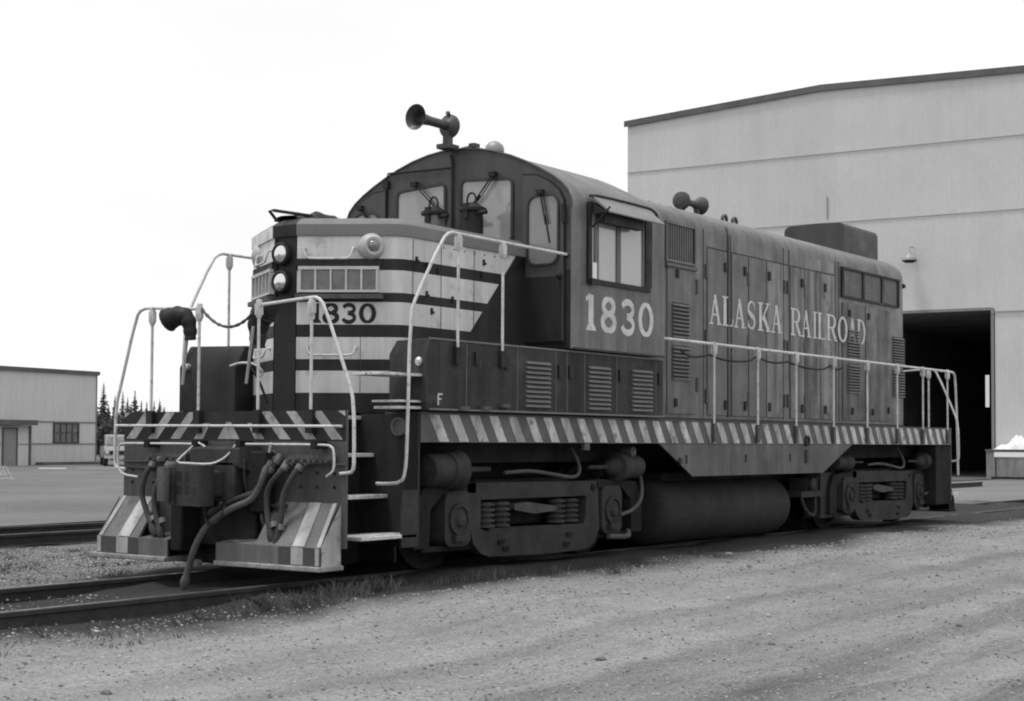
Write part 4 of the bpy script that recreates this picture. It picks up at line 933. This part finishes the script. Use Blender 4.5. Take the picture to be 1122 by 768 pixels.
# ------------------------------------------------------------------ big shop building
def shop():
    b = Vector((54.4, 10.73, GZ)); yw = R(93.6); e = Vector((math.cos(yw), math.sin(yw), 0)); n_ = Vector((math.sin(yw), -math.cos(yw), 0))  # n_ points into the building (+X)
    r = root('engine_shop', b, 'huge pale metal sided engine shop with an open dark doorway', 'building')
    W = lambda s, z, d=0: b+e*s+n_*d+Vector((0, 0, z-GZ))
    def slab(mb, s0, s1, z00, z01, z10, z11, d0, d1, mi=0):
        mb.add([W(s0, z00, d0), W(s1, z10, d0), W(s1, z11, d0), W(s0, z01, d0), W(s0, z00, d1), W(s1, z10, d1), W(s1, z11, d1), W(s0, z01, d1)], [(0,3,2,1),(4,5,6,7),(0,1,5,4),(1,2,6,5),(2,3,7,6),(3,0,4,7)], mi)
    top = lambda s: 16.6 if s <= -9 else (17.17 if s == 7.4 else 16.55)
    zs = lambda s: 17.15-(s-7.4)*.062 if s > 7.4 else 17.15-(7.4-s)*.026
    mb = MB()
    # corrugated siding: trapezoid ribs, cut around the door
    ribs = .2; s0, s1, D0, D1, DH = -9.0, 17.15, -.05, 6.6, 6.92
    s = s0
    while s < s1-1e-6:
        a, c = s, min(s+ribs, s1)
        m1, m2 = a+(c-a)*.86, a+(c-a)*.93
        base = DH if (a >= D0-.2 and c <= D1+.01) else GZ-.1
        for (p, q, dp, dq) in ((a, m1, 0, 0), (m1, m2, 0, -.006), (m2, c, -.006, 0)):
            mb.add([W(p, base, dp), W(q, base, dq), W(q, zs(q), dq), W(p, zs(p), dp)], [(0, 1, 2, 3)], 0)
        s += ribs
    # other walls
    far = 45
    mb.add([W(s1, GZ-.1), W(s1, GZ-.1, far), W(s1, zs(s1), far), W(s1, zs(s1))], [(0, 1, 2, 3)]); mb.add([W(s0, GZ-.1), W(s0, GZ-.1, far), W(s0, zs(s0), far), W(s0, zs(s0))], [(0, 1, 2, 3)])
    mb.add([W(s0, GZ-.1, far), W(s1, GZ-.1, far), W(s1, zs(s1), far), W(7.4, zs(7.4), far), W(s0, zs(s0), far)], [(0, 1, 2, 3, 4)])
    mb.build('wall', [siding], r, ang=20)
    mb = MB()
    for z in (14.2, 11.08): slab(mb, s0, s1, z, z+.035, z, z+.035, -.04, -.02)
    slab(mb, s0, D0, 6.8, 6.86, 6.8, 6.86, -.06, -.031); slab(mb, 7.1, 7.14, 11.3, 12.3, 11.3, 12.3, -.06, -.031)
    mb.build('panel_joint', M('joint_grey', .27, .8, .1, 2), r)
    mb = MB()
    for a, c in ((s0-.15, 7.4), (7.4, s1+.15)): slab(mb, a, c, zs(a)-.08, zs(a)+.2, zs(c)-.08, zs(c)+.2, -.12, -.035)
    mb.build('roof_fascia', trim, r)
    mb = MB()
    for a, c in ((s0-.15, 7.4), (7.4, s1+.15)): slab(mb, a, c, zs(a)+.01, zs(a)+.1, zs(c)+.01, zs(c)+.1, -.03, far)
    mb.build('roof', trim, r)
    # doorway: jambs, head and the dark interior
    mb = MB(); slab(mb, D0-.12, D0, GZ, DH+.1, GZ, DH+.1, -.05, .25); slab(mb, D1, D1+.12, GZ, DH+.1, GZ, DH+.1, -.05, .25); slab(mb, D0, D1, DH, DH+.12, DH, DH+.12, -.05, .25); mb.build('door_frame', M('frame_grey', .2, .7, .1, 1), r)
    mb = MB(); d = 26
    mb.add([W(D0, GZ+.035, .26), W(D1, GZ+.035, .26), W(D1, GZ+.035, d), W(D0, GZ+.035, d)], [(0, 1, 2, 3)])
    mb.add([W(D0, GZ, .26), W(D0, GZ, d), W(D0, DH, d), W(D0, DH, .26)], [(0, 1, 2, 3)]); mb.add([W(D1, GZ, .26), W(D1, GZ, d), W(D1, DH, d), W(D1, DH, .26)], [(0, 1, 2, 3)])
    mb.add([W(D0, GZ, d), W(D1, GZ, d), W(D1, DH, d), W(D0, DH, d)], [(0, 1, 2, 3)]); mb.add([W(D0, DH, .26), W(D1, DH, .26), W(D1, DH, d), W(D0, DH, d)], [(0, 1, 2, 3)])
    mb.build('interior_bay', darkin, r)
    mb = MB(); slab(mb, .06, .22, 2.84, 4.19, 2.84, 4.19, .05, .07); mb.build('clearance_board', boardw, r)
    # wall lamp
    mb = MB(); c = W(3.25, 9.15, -.55)
    mb.rev(c, (0, 0, 1), [(-.02, .27), (0, .32), (.10, .31), (.18, .24), (.26, .12), (.34, .09), (.36, 0)], 20); mb.tube([c+Vector((0, 0, .4)), c+Vector((0, 0, .6))+n_*.1, c+Vector((0, 0, .62))+n_*.5], .03, 8)
    mb.build('wall_lamp', M('lamp_shade_enamel', .30, .4, .1, 3), r)
    mb = MB(); mb.rev(c, (0, 0, 1), [(-.10, 0), (-.09, .2), (-.021, .31), (-.0, .325)], 20, capb=False); mb.build('lamp_underside', black, r)
    # dock beside the doorway
    dk = root('loading_dock', W(-4.5, GZ, -.7), 'low grey concrete dock with a white band along the shop wall', 'loading dock')
    mb = MB(); slab(mb, -8.9, -.09, GZ-.05, 1.0, GZ-.05, 1.0, -1.1, -.065); mb.build('dock_body', dockm, dk, bevel=.02)
    mb = MB(); slab(mb, -8.95, -.06, 1.002, 1.07, 1.002, 1.07, -1.14, -.065); mb.build('dock_edge', trim, dk)
    mb = MB(); slab(mb, -7.5, -.42, .76, .96, .76, .96, -1.13, -1.105); mb.build('white_band', boardw, dk)
    mb = MB(); slab(mb, -.5, -.46, GZ, .74, GZ, .74, -1.12, -1.105); slab(mb, -8.8, -.3, GZ, -.05, GZ, -.05, -1.14, -1.105); mb.build('dock_joint', black, dk)
    mb = MB(); vv = []; nx, ny = 46, 14
    for i in range(nx+1):
        for j in range(ny+1):
            s_ = -.35-i*.1; t = j/ny; env = math.sin(math.pi*t)**.5*(min(1, i/7)*.5+.4*math.exp(-((i-16)/10)**2)+.12*math.sin(i*.9)) if 0 < j < ny else 0
            z = 1.075+max(0, env)*(.55+.18*math.sin(i*1.1+j*.7)*math.cos(j*1.3+i*.4)) if 0 < i < nx else 1.075
            vv.append(W(s_, z, -1.0+t*.85+.03*math.sin(i*2.1)))
    mb.add(vv, [(i*(ny+1)+j, (i+1)*(ny+1)+j, (i+1)*(ny+1)+j+1, i*(ny+1)+j+1) for i in range(nx) for j in range(ny)])
    o = mb.build('plastic_sheeting', sheetm, None, ang=25); tag(o, 'crumpled white plastic sheeting heaped on the concrete dock', 'plastic sheeting')
shop()

# ------------------------------------------------------------------ low depot building at left
def depot():
    b = Vector((49.15, 61.29, GZ)); yw = R(8); e = Vector((math.cos(yw), math.sin(yw), 0)); n_ = Vector((-math.sin(yw), math.cos(yw), 0))
    r = root('depot_building', b, 'low pale sided depot with flat roof, small window and canopied grey door', 'building')
    W = lambda s, z, d=0: b+e*s+n_*d+Vector((0, 0, z-GZ))
    def slab(mb, s0, s1, z0, z1, d0, d1, mi=0): mb.obox(W(s0, z0, d0), e*(s1-s0), n_*(d1-d0), Vector((0, 0, z1-z0)), mi)
    mb = MB(); slab(mb, -45, 0, GZ-.1, 5.0, 0, 18); mb.build('wall', sidingl, r)
    mb = MB(); slab(mb, -45.2, .15, 5.0, 5.22, -.15, 18.2); mb.build('roof', trim, r)
    mb = MB(); slab(mb, -6.05, .05, 2.22, 2.29, -.05, -.005); slab(mb, -6.05, .05, 1.0, 1.05, -.05, -.005); slab(mb, -.0, .06, GZ, 5.0, -.04, .1); mb.build('belt_trim', M('belt_trim_grey', .2, .8, .1, 1), r)
    mb = MB(); slab(mb, -3.42, -1.40, 1.06, 1.12, -.08, -.01); slab(mb, -3.42, -1.40, 2.14, 2.21, -.08, -.01); slab(mb, -3.42, -3.34, 1.12, 2.14, -.08, -.01); slab(mb, -1.48, -1.40, 1.12, 2.14, -.08, -.01)
    for q in (-2.87, -2.40, -1.93): slab(mb, q-.03, q+.03, 1.12, 2.14, -.06, -.01)
    slab(mb, -3.34, -1.48, 1.62, 1.66, -.055, -.01); w = mb.build('window', M('window_frame_dark', .05, .7, .2, 2), r)
    mb = MB(); slab(mb, -3.34, -1.48, 1.12, 2.14, -.03, -.008); mb.build('pane', glassd, w)
    mb = MB(); slab(mb, -13, -6.15, GZ-.05, 2.0, -1.0, -.005); mb.build('entry_vestibule', sidingl, r)
    mb = MB(); slab(mb, -14, -6.1, 2.02, 2.30, -1.5, -.06); mb.build('canopy', trim, r)
    mb = MB(); slab(mb, -8.2, -8.1, GZ, 1.82, -1.06, -1.0); slab(mb, -7.2, -7.1, GZ, 1.82, -1.06, -1.0); slab(mb, -8.2, -7.1, 1.82, 1.89, -1.06, -1.0); slab(mb, -6.26, -6.14, GZ, 2.0, -1.08, -.9); mb.build('door_frame', trim, r)
    mb = MB(); slab(mb, -8.1, -7.2, GZ, 1.8, -1.03, -1.002); d = mb.build('door', doorm, r)
    mb = MB(); slab(mb, -13, -6.15, .98, 1.02, -1.03, -1.002); mb.build('vestibule_trim', M('vest_trim', .2, .8, .1, 1), r)
    mb = MB(); slab(mb, -4.7, .3, GZ, GZ+.18, -.6, -.01); mb.build('foundation_kerb', M('stained_foundation', .12, .9, .3, 1), r)
    mb = MB(); mb.rev(W(-5.75, GZ, -.4), (0, 0, 1), [(0, .16), (.5, .2), (.62, .1), (.64, 0)], 14)
    o = mb.build('rubbish_bin', black); tag(o, 'small dark bin beside the canopied door of the depot', 'bin')
depot()
# sawhorse
def sawhorse():
    c = Vector((23.95, 35.7, GZ+.03)); r = root('sawhorse', c, 'small pale A shaped sawhorse barricade standing on the yard', 'sawhorse')
    e = Vector((.6, -.8, 0)); n_ = Vector((.8, .6, 0))
    for d in (-.22, .22):
        for s in (-1, 1):
            mb = MB(); a = c+n_*d+e*(.24*s); t = c+n_*d+e*(.03*s)+Vector((0, 0, .42)); mb.tube([a, t], .028, 4); mb.build('leg', wood, r)
        mb = MB(); mb.tube([c+n_*d-e*.2+Vector((0, 0, .18)), c+n_*d+e*.2+Vector((0, 0, .18))], .03, 4); mb.build('brace', wood, r)
    mb = MB(); mb.tube([c-n_*.3+Vector((0, 0, .44)), c+n_*.3+Vector((0, 0, .44))], .035, 4); mb.build('beam', wood, r)
    mb = MB(); mb.tube([c-n_*.35-e*.3+Vector((0, 0, .05)), c-n_*.35+e*.5+Vector((0, 0, .03))], .03, 4); mb.build('skid', wood, r)
sawhorse()
mb = MB(); a = Vector((35.2, 48.3, GZ+.08)); dd = Vector((1.0, -.68, 0)); mb.obox(a, dd, Vector((.15, .22, 0)), Vector((0, 0, .06))); tag(mb.build('plank', boardw), 'long white plank lying on the yard in front of the depot', 'plank')
mb = MB(); a = Vector((36.6, 47.3, GZ+.08)); dd = Vector((1.6, -1.1, 0)); mb.obox(a, dd, Vector((.1, .14, 0)), Vector((0, 0, .05))); tag(mb.build('plank', M('grey_plank', .45, .8, .1, 2)), 'shorter grey plank on the yard, right of the white one', 'plank')

# ------------------------------------------------------------------ parked pickup beyond the yard
def pickup():
    c = Vector((46.95, 56.6, GZ+.03)); yaw = R(233); r = root('pickup_truck', c, 'pale pickup truck parked beyond the yard beside the depot', 'pickup truck')
    e = Vector((math.cos(yaw), math.sin(yaw), 0)); n_ = Vector((-math.sin(yaw), math.cos(yaw), 0))
    W = lambda a, b, z: c+e*a+n_*b+Vector((0, 0, z))
    mb = MB()
    body_s = [(-2.4, .45), (-2.4, 1.05), (-.55, 1.05), (1.1, 1.08), (2.15, .98), (2.35, .85), (2.38, .45)]
    mb.prism([W(a, -.92, z) for a, z in body_s], n_*1.84); mb.build('body', truckp, r, bevel=.06)
    mb = MB(); cab_s = [(-.6, 1.04), (-.5, 1.62), (-.3, 1.70), (.45, 1.70), (.65, 1.62), (1.15, 1.06)]
    mb.prism([W(a, -.80, z) for a, z in cab_s], n_*1.60); mb.build('cab', truckp, r, bevel=.05)
    mb = MB(); mb.add([W(.70, -.7, 1.56), W(.70, .7, 1.56), W(1.10, .74, 1.12), W(1.10, -.74, 1.12)], [(0, 1, 2, 3)])
    for s in (-1, 1): mb.add([W(-.42, s*.806, 1.58), W(.45, s*.806, 1.58), W(.85, s*.806, 1.14), W(-.5, s*.806, 1.14)], [(0, 1, 2, 3)])
    for v in range(4): mb.v[v] = tuple(Vector(mb.v[v])+e*.03+Vector((0, 0, .02)))
    mb.build('windows', glassd, r)
    mb = MB(); mb.obox(W(2.36, -.65, .62), n_*1.3, e*.03, Vector((0, 0, .2))); mb.build('grille', black, r)
    mb = MB(); mb.obox(W(2.38, -.93, .42), n_*1.86, e*.08, Vector((0, 0, .13))); mb.build('bumper', alu, r)
    for s in (-.78, .78): mb = MB(); mb.rev(W(2.36, s, .74), e, [(0, .1), (.04, .1), (.05, 0)], 14); mb.build('headlight', lens, r)
    for x in (-1.6, 1.55):
        for s in (-1, 1): mb = MB(); mb.rev(W(x, s*.70, .34), n_*s, [(0, .34), (.22, .34), (.24, .2), (.2, .0)], 20); mb.build('wheel', tyre, r)
pickup()

# ------------------------------------------------------------------ trees
CAMX, CAMY = -10.059, -10.309
def ray_at(px, D):
    yaw = .61644; fx = (px-561)/1690.24; f = Vector((math.cos(yaw), math.sin(yaw), 0)); r = Vector((math.sin(yaw), -math.cos(yaw), 0)); p = Vector((CAMX, CAMY, 0))+(f+r*fx)*D; return p
def spruce(x, y, h, w, label, seed, dens=1.0):
    rnd = random.Random(seed); r = root('spruce_tree', (x, y, GZ), label, 'tree', 'spruce trees beyond the yard')
    mb = MB(); mb.rev((x, y, GZ), (0, 0, 1), [(0, .16), (h*.5, .1), (h*.97, .02)], 8); mb.build('trunk', bark, r)
    mb = MB(); z = h*.07; lean = rnd.uniform(-.01, .01)
    while z < h:
        t = z/h; rad = w*(1-t)**1.05*rnd.uniform(.6, 1.15)+.03; nb = rnd.randint(6, 9)
        for k in range(nb):
            a = rnd.uniform(0, 6.283); rr = rad*rnd.uniform(.6, 1.15); dz = -rr*rnd.uniform(.15, .5)
            base = Vector((x, y, GZ+z)); tip = base+Vector((math.cos(a)*rr, math.sin(a)*rr, dz)); side = Vector((-math.sin(a), math.cos(a), 0))
            ns = max(2, int(rr/.22))
            for q in range(ns):
                c = base.lerp(tip, (q+.6)/ns); s_ = (.05+.15*min(1, rad/.6))*rnd.uniform(.6, 1.3)*(1.2-.5*q/ns)
                for m_ in (-1, 1):
                    v = [c, c+side*(s_*m_)+Vector((0, 0, -s_*rnd.uniform(.2, .7)))+(tip-base)*.06, c+(tip-base)*(.9/ns)]
                    mb.add(v, [(0, 1, 2)])
                mb.add([c+Vector((0, 0, .05)), c+Vector((0, 0, -s_*.9))+side*.05, c+(tip-base)*(.8/ns)], [(0, 1, 2)])
        z += h*.022*rnd.uniform(.7, 1.3)/dens
    mb.build('crown', needle, r, recalc=False)
def bush(x, y, h, w, label, seed, name='leafy_bush', m=leafm, n=900, group='bushes beyond the yard'):
    rnd = random.Random(seed); r = root(name, (x, y, GZ), label, 'bush' if h < 4 else 'tree', group)
    mb = MB()
    for k in range(5): a = rnd.uniform(0, 6.28); mb.tube([(x, y, GZ), (x+math.cos(a)*w*.25, y+math.sin(a)*w*.25, GZ+h*.45), (x+math.cos(a)*w*.5, y+math.sin(a)*w*.5, GZ+h*.75)], .04, 5)
    mb.build('stems', bark, r)
    mb = MB(); cl = [(rnd.uniform(-.6, .6)*w, rnd.uniform(-.6, .6)*w, rnd.uniform(.3, .85)*h, rnd.uniform(.25, .45)*w) for _ in range(9)]
    for k in range(n):
        cx, cy, cz, cr = rnd.choice(cl); v = Vector((rnd.gauss(0, 1), rnd.gauss(0, 1), rnd.gauss(0, 1))).normalized()*cr*rnd.uniform(.5, 1.1)
        p = Vector((x+cx, y+cy, GZ+max(.1, cz+v.z*.8)))+Vector((v.x, v.y, 0)); s_ = rnd.uniform(.05, .13)
        a = Vector((rnd.gauss(0, 1), rnd.gauss(0, 1), rnd.gauss(0, 1))).normalized()*s_; b = Vector((rnd.gauss(0, 1), rnd.gauss(0, 1), rnd.gauss(0, 1))).normalized()*s_
        mb.add([p-a, p+b, p+a, p-b], [(0, 1, 2, 3)])
    mb.build('foliage', m, r, recalc=False)
SP = [(113.5, 419, 1.15, 'tallest dark spruce, just right of the depot corner'), (106, 440, .9, 'thin dark spruce tight against the depot corner'), (126, 434, .9, 'narrow spruce between the tallest spruce and the handrail'),
      (134.5, 429, .8, 'slender pointed spruce behind the locomotive steps'), (140, 436, .8, 'thin spruce right of the slender pointed one'), (147.8, 428, 1.05, 'full dark spruce seen between the two front handrails'),
      (155, 439, .7, 'small spruce right of the full dark one'), (161, 441, .9, 'low spruce left of the handrail post'), (169, 440, .7, 'low thin spruce behind the handrail post'),
      (175, 438, 1.2, 'broad dark spruce next to the side box of the locomotive'), (180, 446, .9, 'smallest spruce against the pale hill'), (119, 443, .8, 'short spruce below the tallest one')]
for i, (px, yt, w, lab) in enumerate(SP):
    D = 128+(i*37 % 23); p = ray_at(px, D); h = (482.5-yt)/1690*D+1.44
    spruce(p.x, p.y, h, w*1.25, lab, i+3)
for i, (px, D, h, w, lab) in enumerate(((112, 112, 3.6, 2.0, 'dark leafy bush right of the depot corner'), (124, 108, 3.9, 2.2, 'leafy bush behind the pickup truck'), (137, 112, 3.4, 2.0, 'leafy bush seen left of the front end plate'), (158, 118, 3.2, 2.2, 'low bush behind the left handrail post'), (176, 120, 2.9, 2.0, 'low bush at the foot of the broad spruce'))):
    p = ray_at(px, D); bush(p.x, p.y, h, w, lab, 60+i, n=3600)
def forest():
    rnd = random.Random(5); mb = MB()
    for k in range(260):
        px = rnd.uniform(60, 330); D = rnd.uniform(150, 185); p = ray_at(px, D); h = rnd.uniform(2.2, 4.0); w = rnd.uniform(.7, 1.1)
        for q in range(70):
            t = rnd.random()**1.3; a = rnd.uniform(0, 6.28); rr = w*(1-t)*rnd.uniform(.3, 1.1)+.05; c = Vector((p.x+math.cos(a)*rr, p.y+math.sin(a)*rr, GZ+t*h)); s_ = .28*rnd.uniform(.6, 1.3)
            d = Vector((math.cos(a), math.sin(a), -.5)); sd = Vector((-math.sin(a), math.cos(a), 0))
            mb.add([c-sd*s_, c+d*s_, c+sd*s_, c+Vector((0, 0, s_))], [(0, 1, 2, 3)])
    tag(mb.build('woodland', needle, recalc=False), 'far dark band of young spruce woodland behind the yard', 'woodland', kind='stuff')
forest()

# ------------------------------------------------------------------ weeds, gravel
def grass():
    rnd = random.Random(11); mb = MB()
    clumps = [(-1.0, -1.45, .22, 90, .16), (-.75, -1.6, .2, 60, .14), (-.2, -1.5, .3, 110, .12), (.0, -1.6, .35, 130, .15), (.3, -1.55, .25, 80, .14), (.9, -1.75, .2, 60, .1), (1.35, -1.85, .15, 50, .12), (1.75, -1.8, .2, 50, .09), (2.1, -1.9, .15, 40, .08), (3.05, -2.3, .14, 50, .12), (2.6, -1.85, .2, 40, .08), (-1.6, -1.35, .2, 40, .08), (3.6, -2.0, .3, 40, .06), (-.5, -1.75, .3, 60, .08), (5.4, -2.2, .2, 30, .06)]
    for _ in range(26): clumps.append((rnd.uniform(-5, 6), rnd.choice((rnd.uniform(2, 6.6), rnd.uniform(-1.9, -1.25))), .2, 16, .05))
    for _ in range(190): clumps.append((rnd.uniform(-6, 4), rnd.uniform(1.2, 6.6), .3, 34, rnd.uniform(.03, .065)))
    for _ in range(40): clumps.append((rnd.uniform(-4.5, 0), rnd.uniform(-1.6, -.95), .25, 14, rnd.uniform(.03, .09)))
    for x, y, r_, n, h in clumps:
        for k in range(n):
            a = rnd.uniform(0, 6.28); q = r_*abs(rnd.gauss(0, .55)); p = Vector((x+math.cos(a)*q*1.5, y+math.sin(a)*q*.6, 0)); p.z = GZ-.01+hsh(p.x, p.y); l_ = h*rnd.uniform(.4, 1.3); t = Vector((rnd.gauss(0, .45), rnd.gauss(0, .45), 1))*l_; w = rnd.uniform(.003, .006); s_ = Vector((-t.y, t.x, 0)); s_ = s_.normalized()*w if s_.length > 1e-6 else Vector((w, 0, 0))
            s_ = (s_+Vector((.6*w, -.8*w, 0))).normalized()*w
            mb.add([p-s_, p+s_, p+t*.6+s_*.7, p+t+Vector((t.x, t.y, -.1*l_))*.4, p+t*.6-s_*.7], [(0, 1, 2, 3, 4)])
    tag(mb.build('weeds', grassm, recalc=False), 'sparse dry grass and weeds along the near rail', 'grass', kind='stuff')
grass()
def gravel():
    rnd = random.Random(3); t = (1+5**.5)/2
    ico = [Vector(v).normalized() for v in [(-1,t,0),(1,t,0),(-1,-t,0),(1,-t,0),(0,-1,t),(0,1,t),(0,-1,-t),(0,1,-t),(t,0,-1),(t,0,1),(-t,0,-1),(-t,0,1)]]
    fc = [(0,11,5),(0,5,1),(0,1,7),(0,7,10),(0,10,11),(1,5,9),(5,11,4),(11,10,2),(10,7,6),(7,1,8),(3,9,4),(3,4,2),(3,2,6),(3,6,8),(3,8,9),(4,9,5),(2,4,11),(6,2,10),(8,6,7),(9,8,1)]
    mb = MB()
    def stone(x, y, r_, mi):
        s_ = (rnd.uniform(.7, 1.3), rnd.uniform(.7, 1.3), rnd.uniform(.45, .8)); z = GZ+hsh(x, y)+r_*.2
        mb.add([(x+v.x*r_*s_[0]*rnd.uniform(.8, 1.2), y+v.y*r_*s_[1]*rnd.uniform(.8, 1.2), z+v.z*r_*s_[2]) for v in ico], fc, mi)
    for k in range(22000):
        d = rnd.random()**1.6; D = 6.5+d*20; px = rnd.uniform(-40, 1160); p = ray_at(px, D)
        if abs(p.y) < 1.1 and p.x > -1: continue
        if -1.95 < p.y < 1.5 and p.x > -.4: continue
        if p.y > 7 or p.x > 22: continue
        r_ = rnd.choice((.003, .004, .005, .007))*rnd.uniform(.7, 1.4)*(1+D/25)
        if rnd.random() < .006: r_ *= 2.8
        stone(p.x, p.y, r_, 0 if rnd.random() < .5 else (1 if rnd.random() < .35 else 2))
    for k in range(7000):
        x = rnd.uniform(-4, 14); y = rnd.uniform(1.4, 6.7) if rnd.random() < .6 else rnd.uniform(-2.3, -1.1)
        if y < 0 and x > -.3+rnd.uniform(-.8, .8): y -= .9
        if y < -1 and rnd.random() < .35: continue
        stone(x, y, rnd.uniform(.008, .024)*(1 if y > 0 else .62), 0 if rnd.random() < .6 else (1 if rnd.random() < .4 else 2))
    tag(mb.build('gravel', [M('stone_mid', .27, .9, .2, 8), M('stone_pale', .36, .9, .2, 8), M('stone_dark', .13, .9, .2, 8)], ang=10, recalc=False), 'loose gravel and stones scattered over the yard', 'gravel', kind='stuff')
    mb = MB(); mb.v = []
gravel()
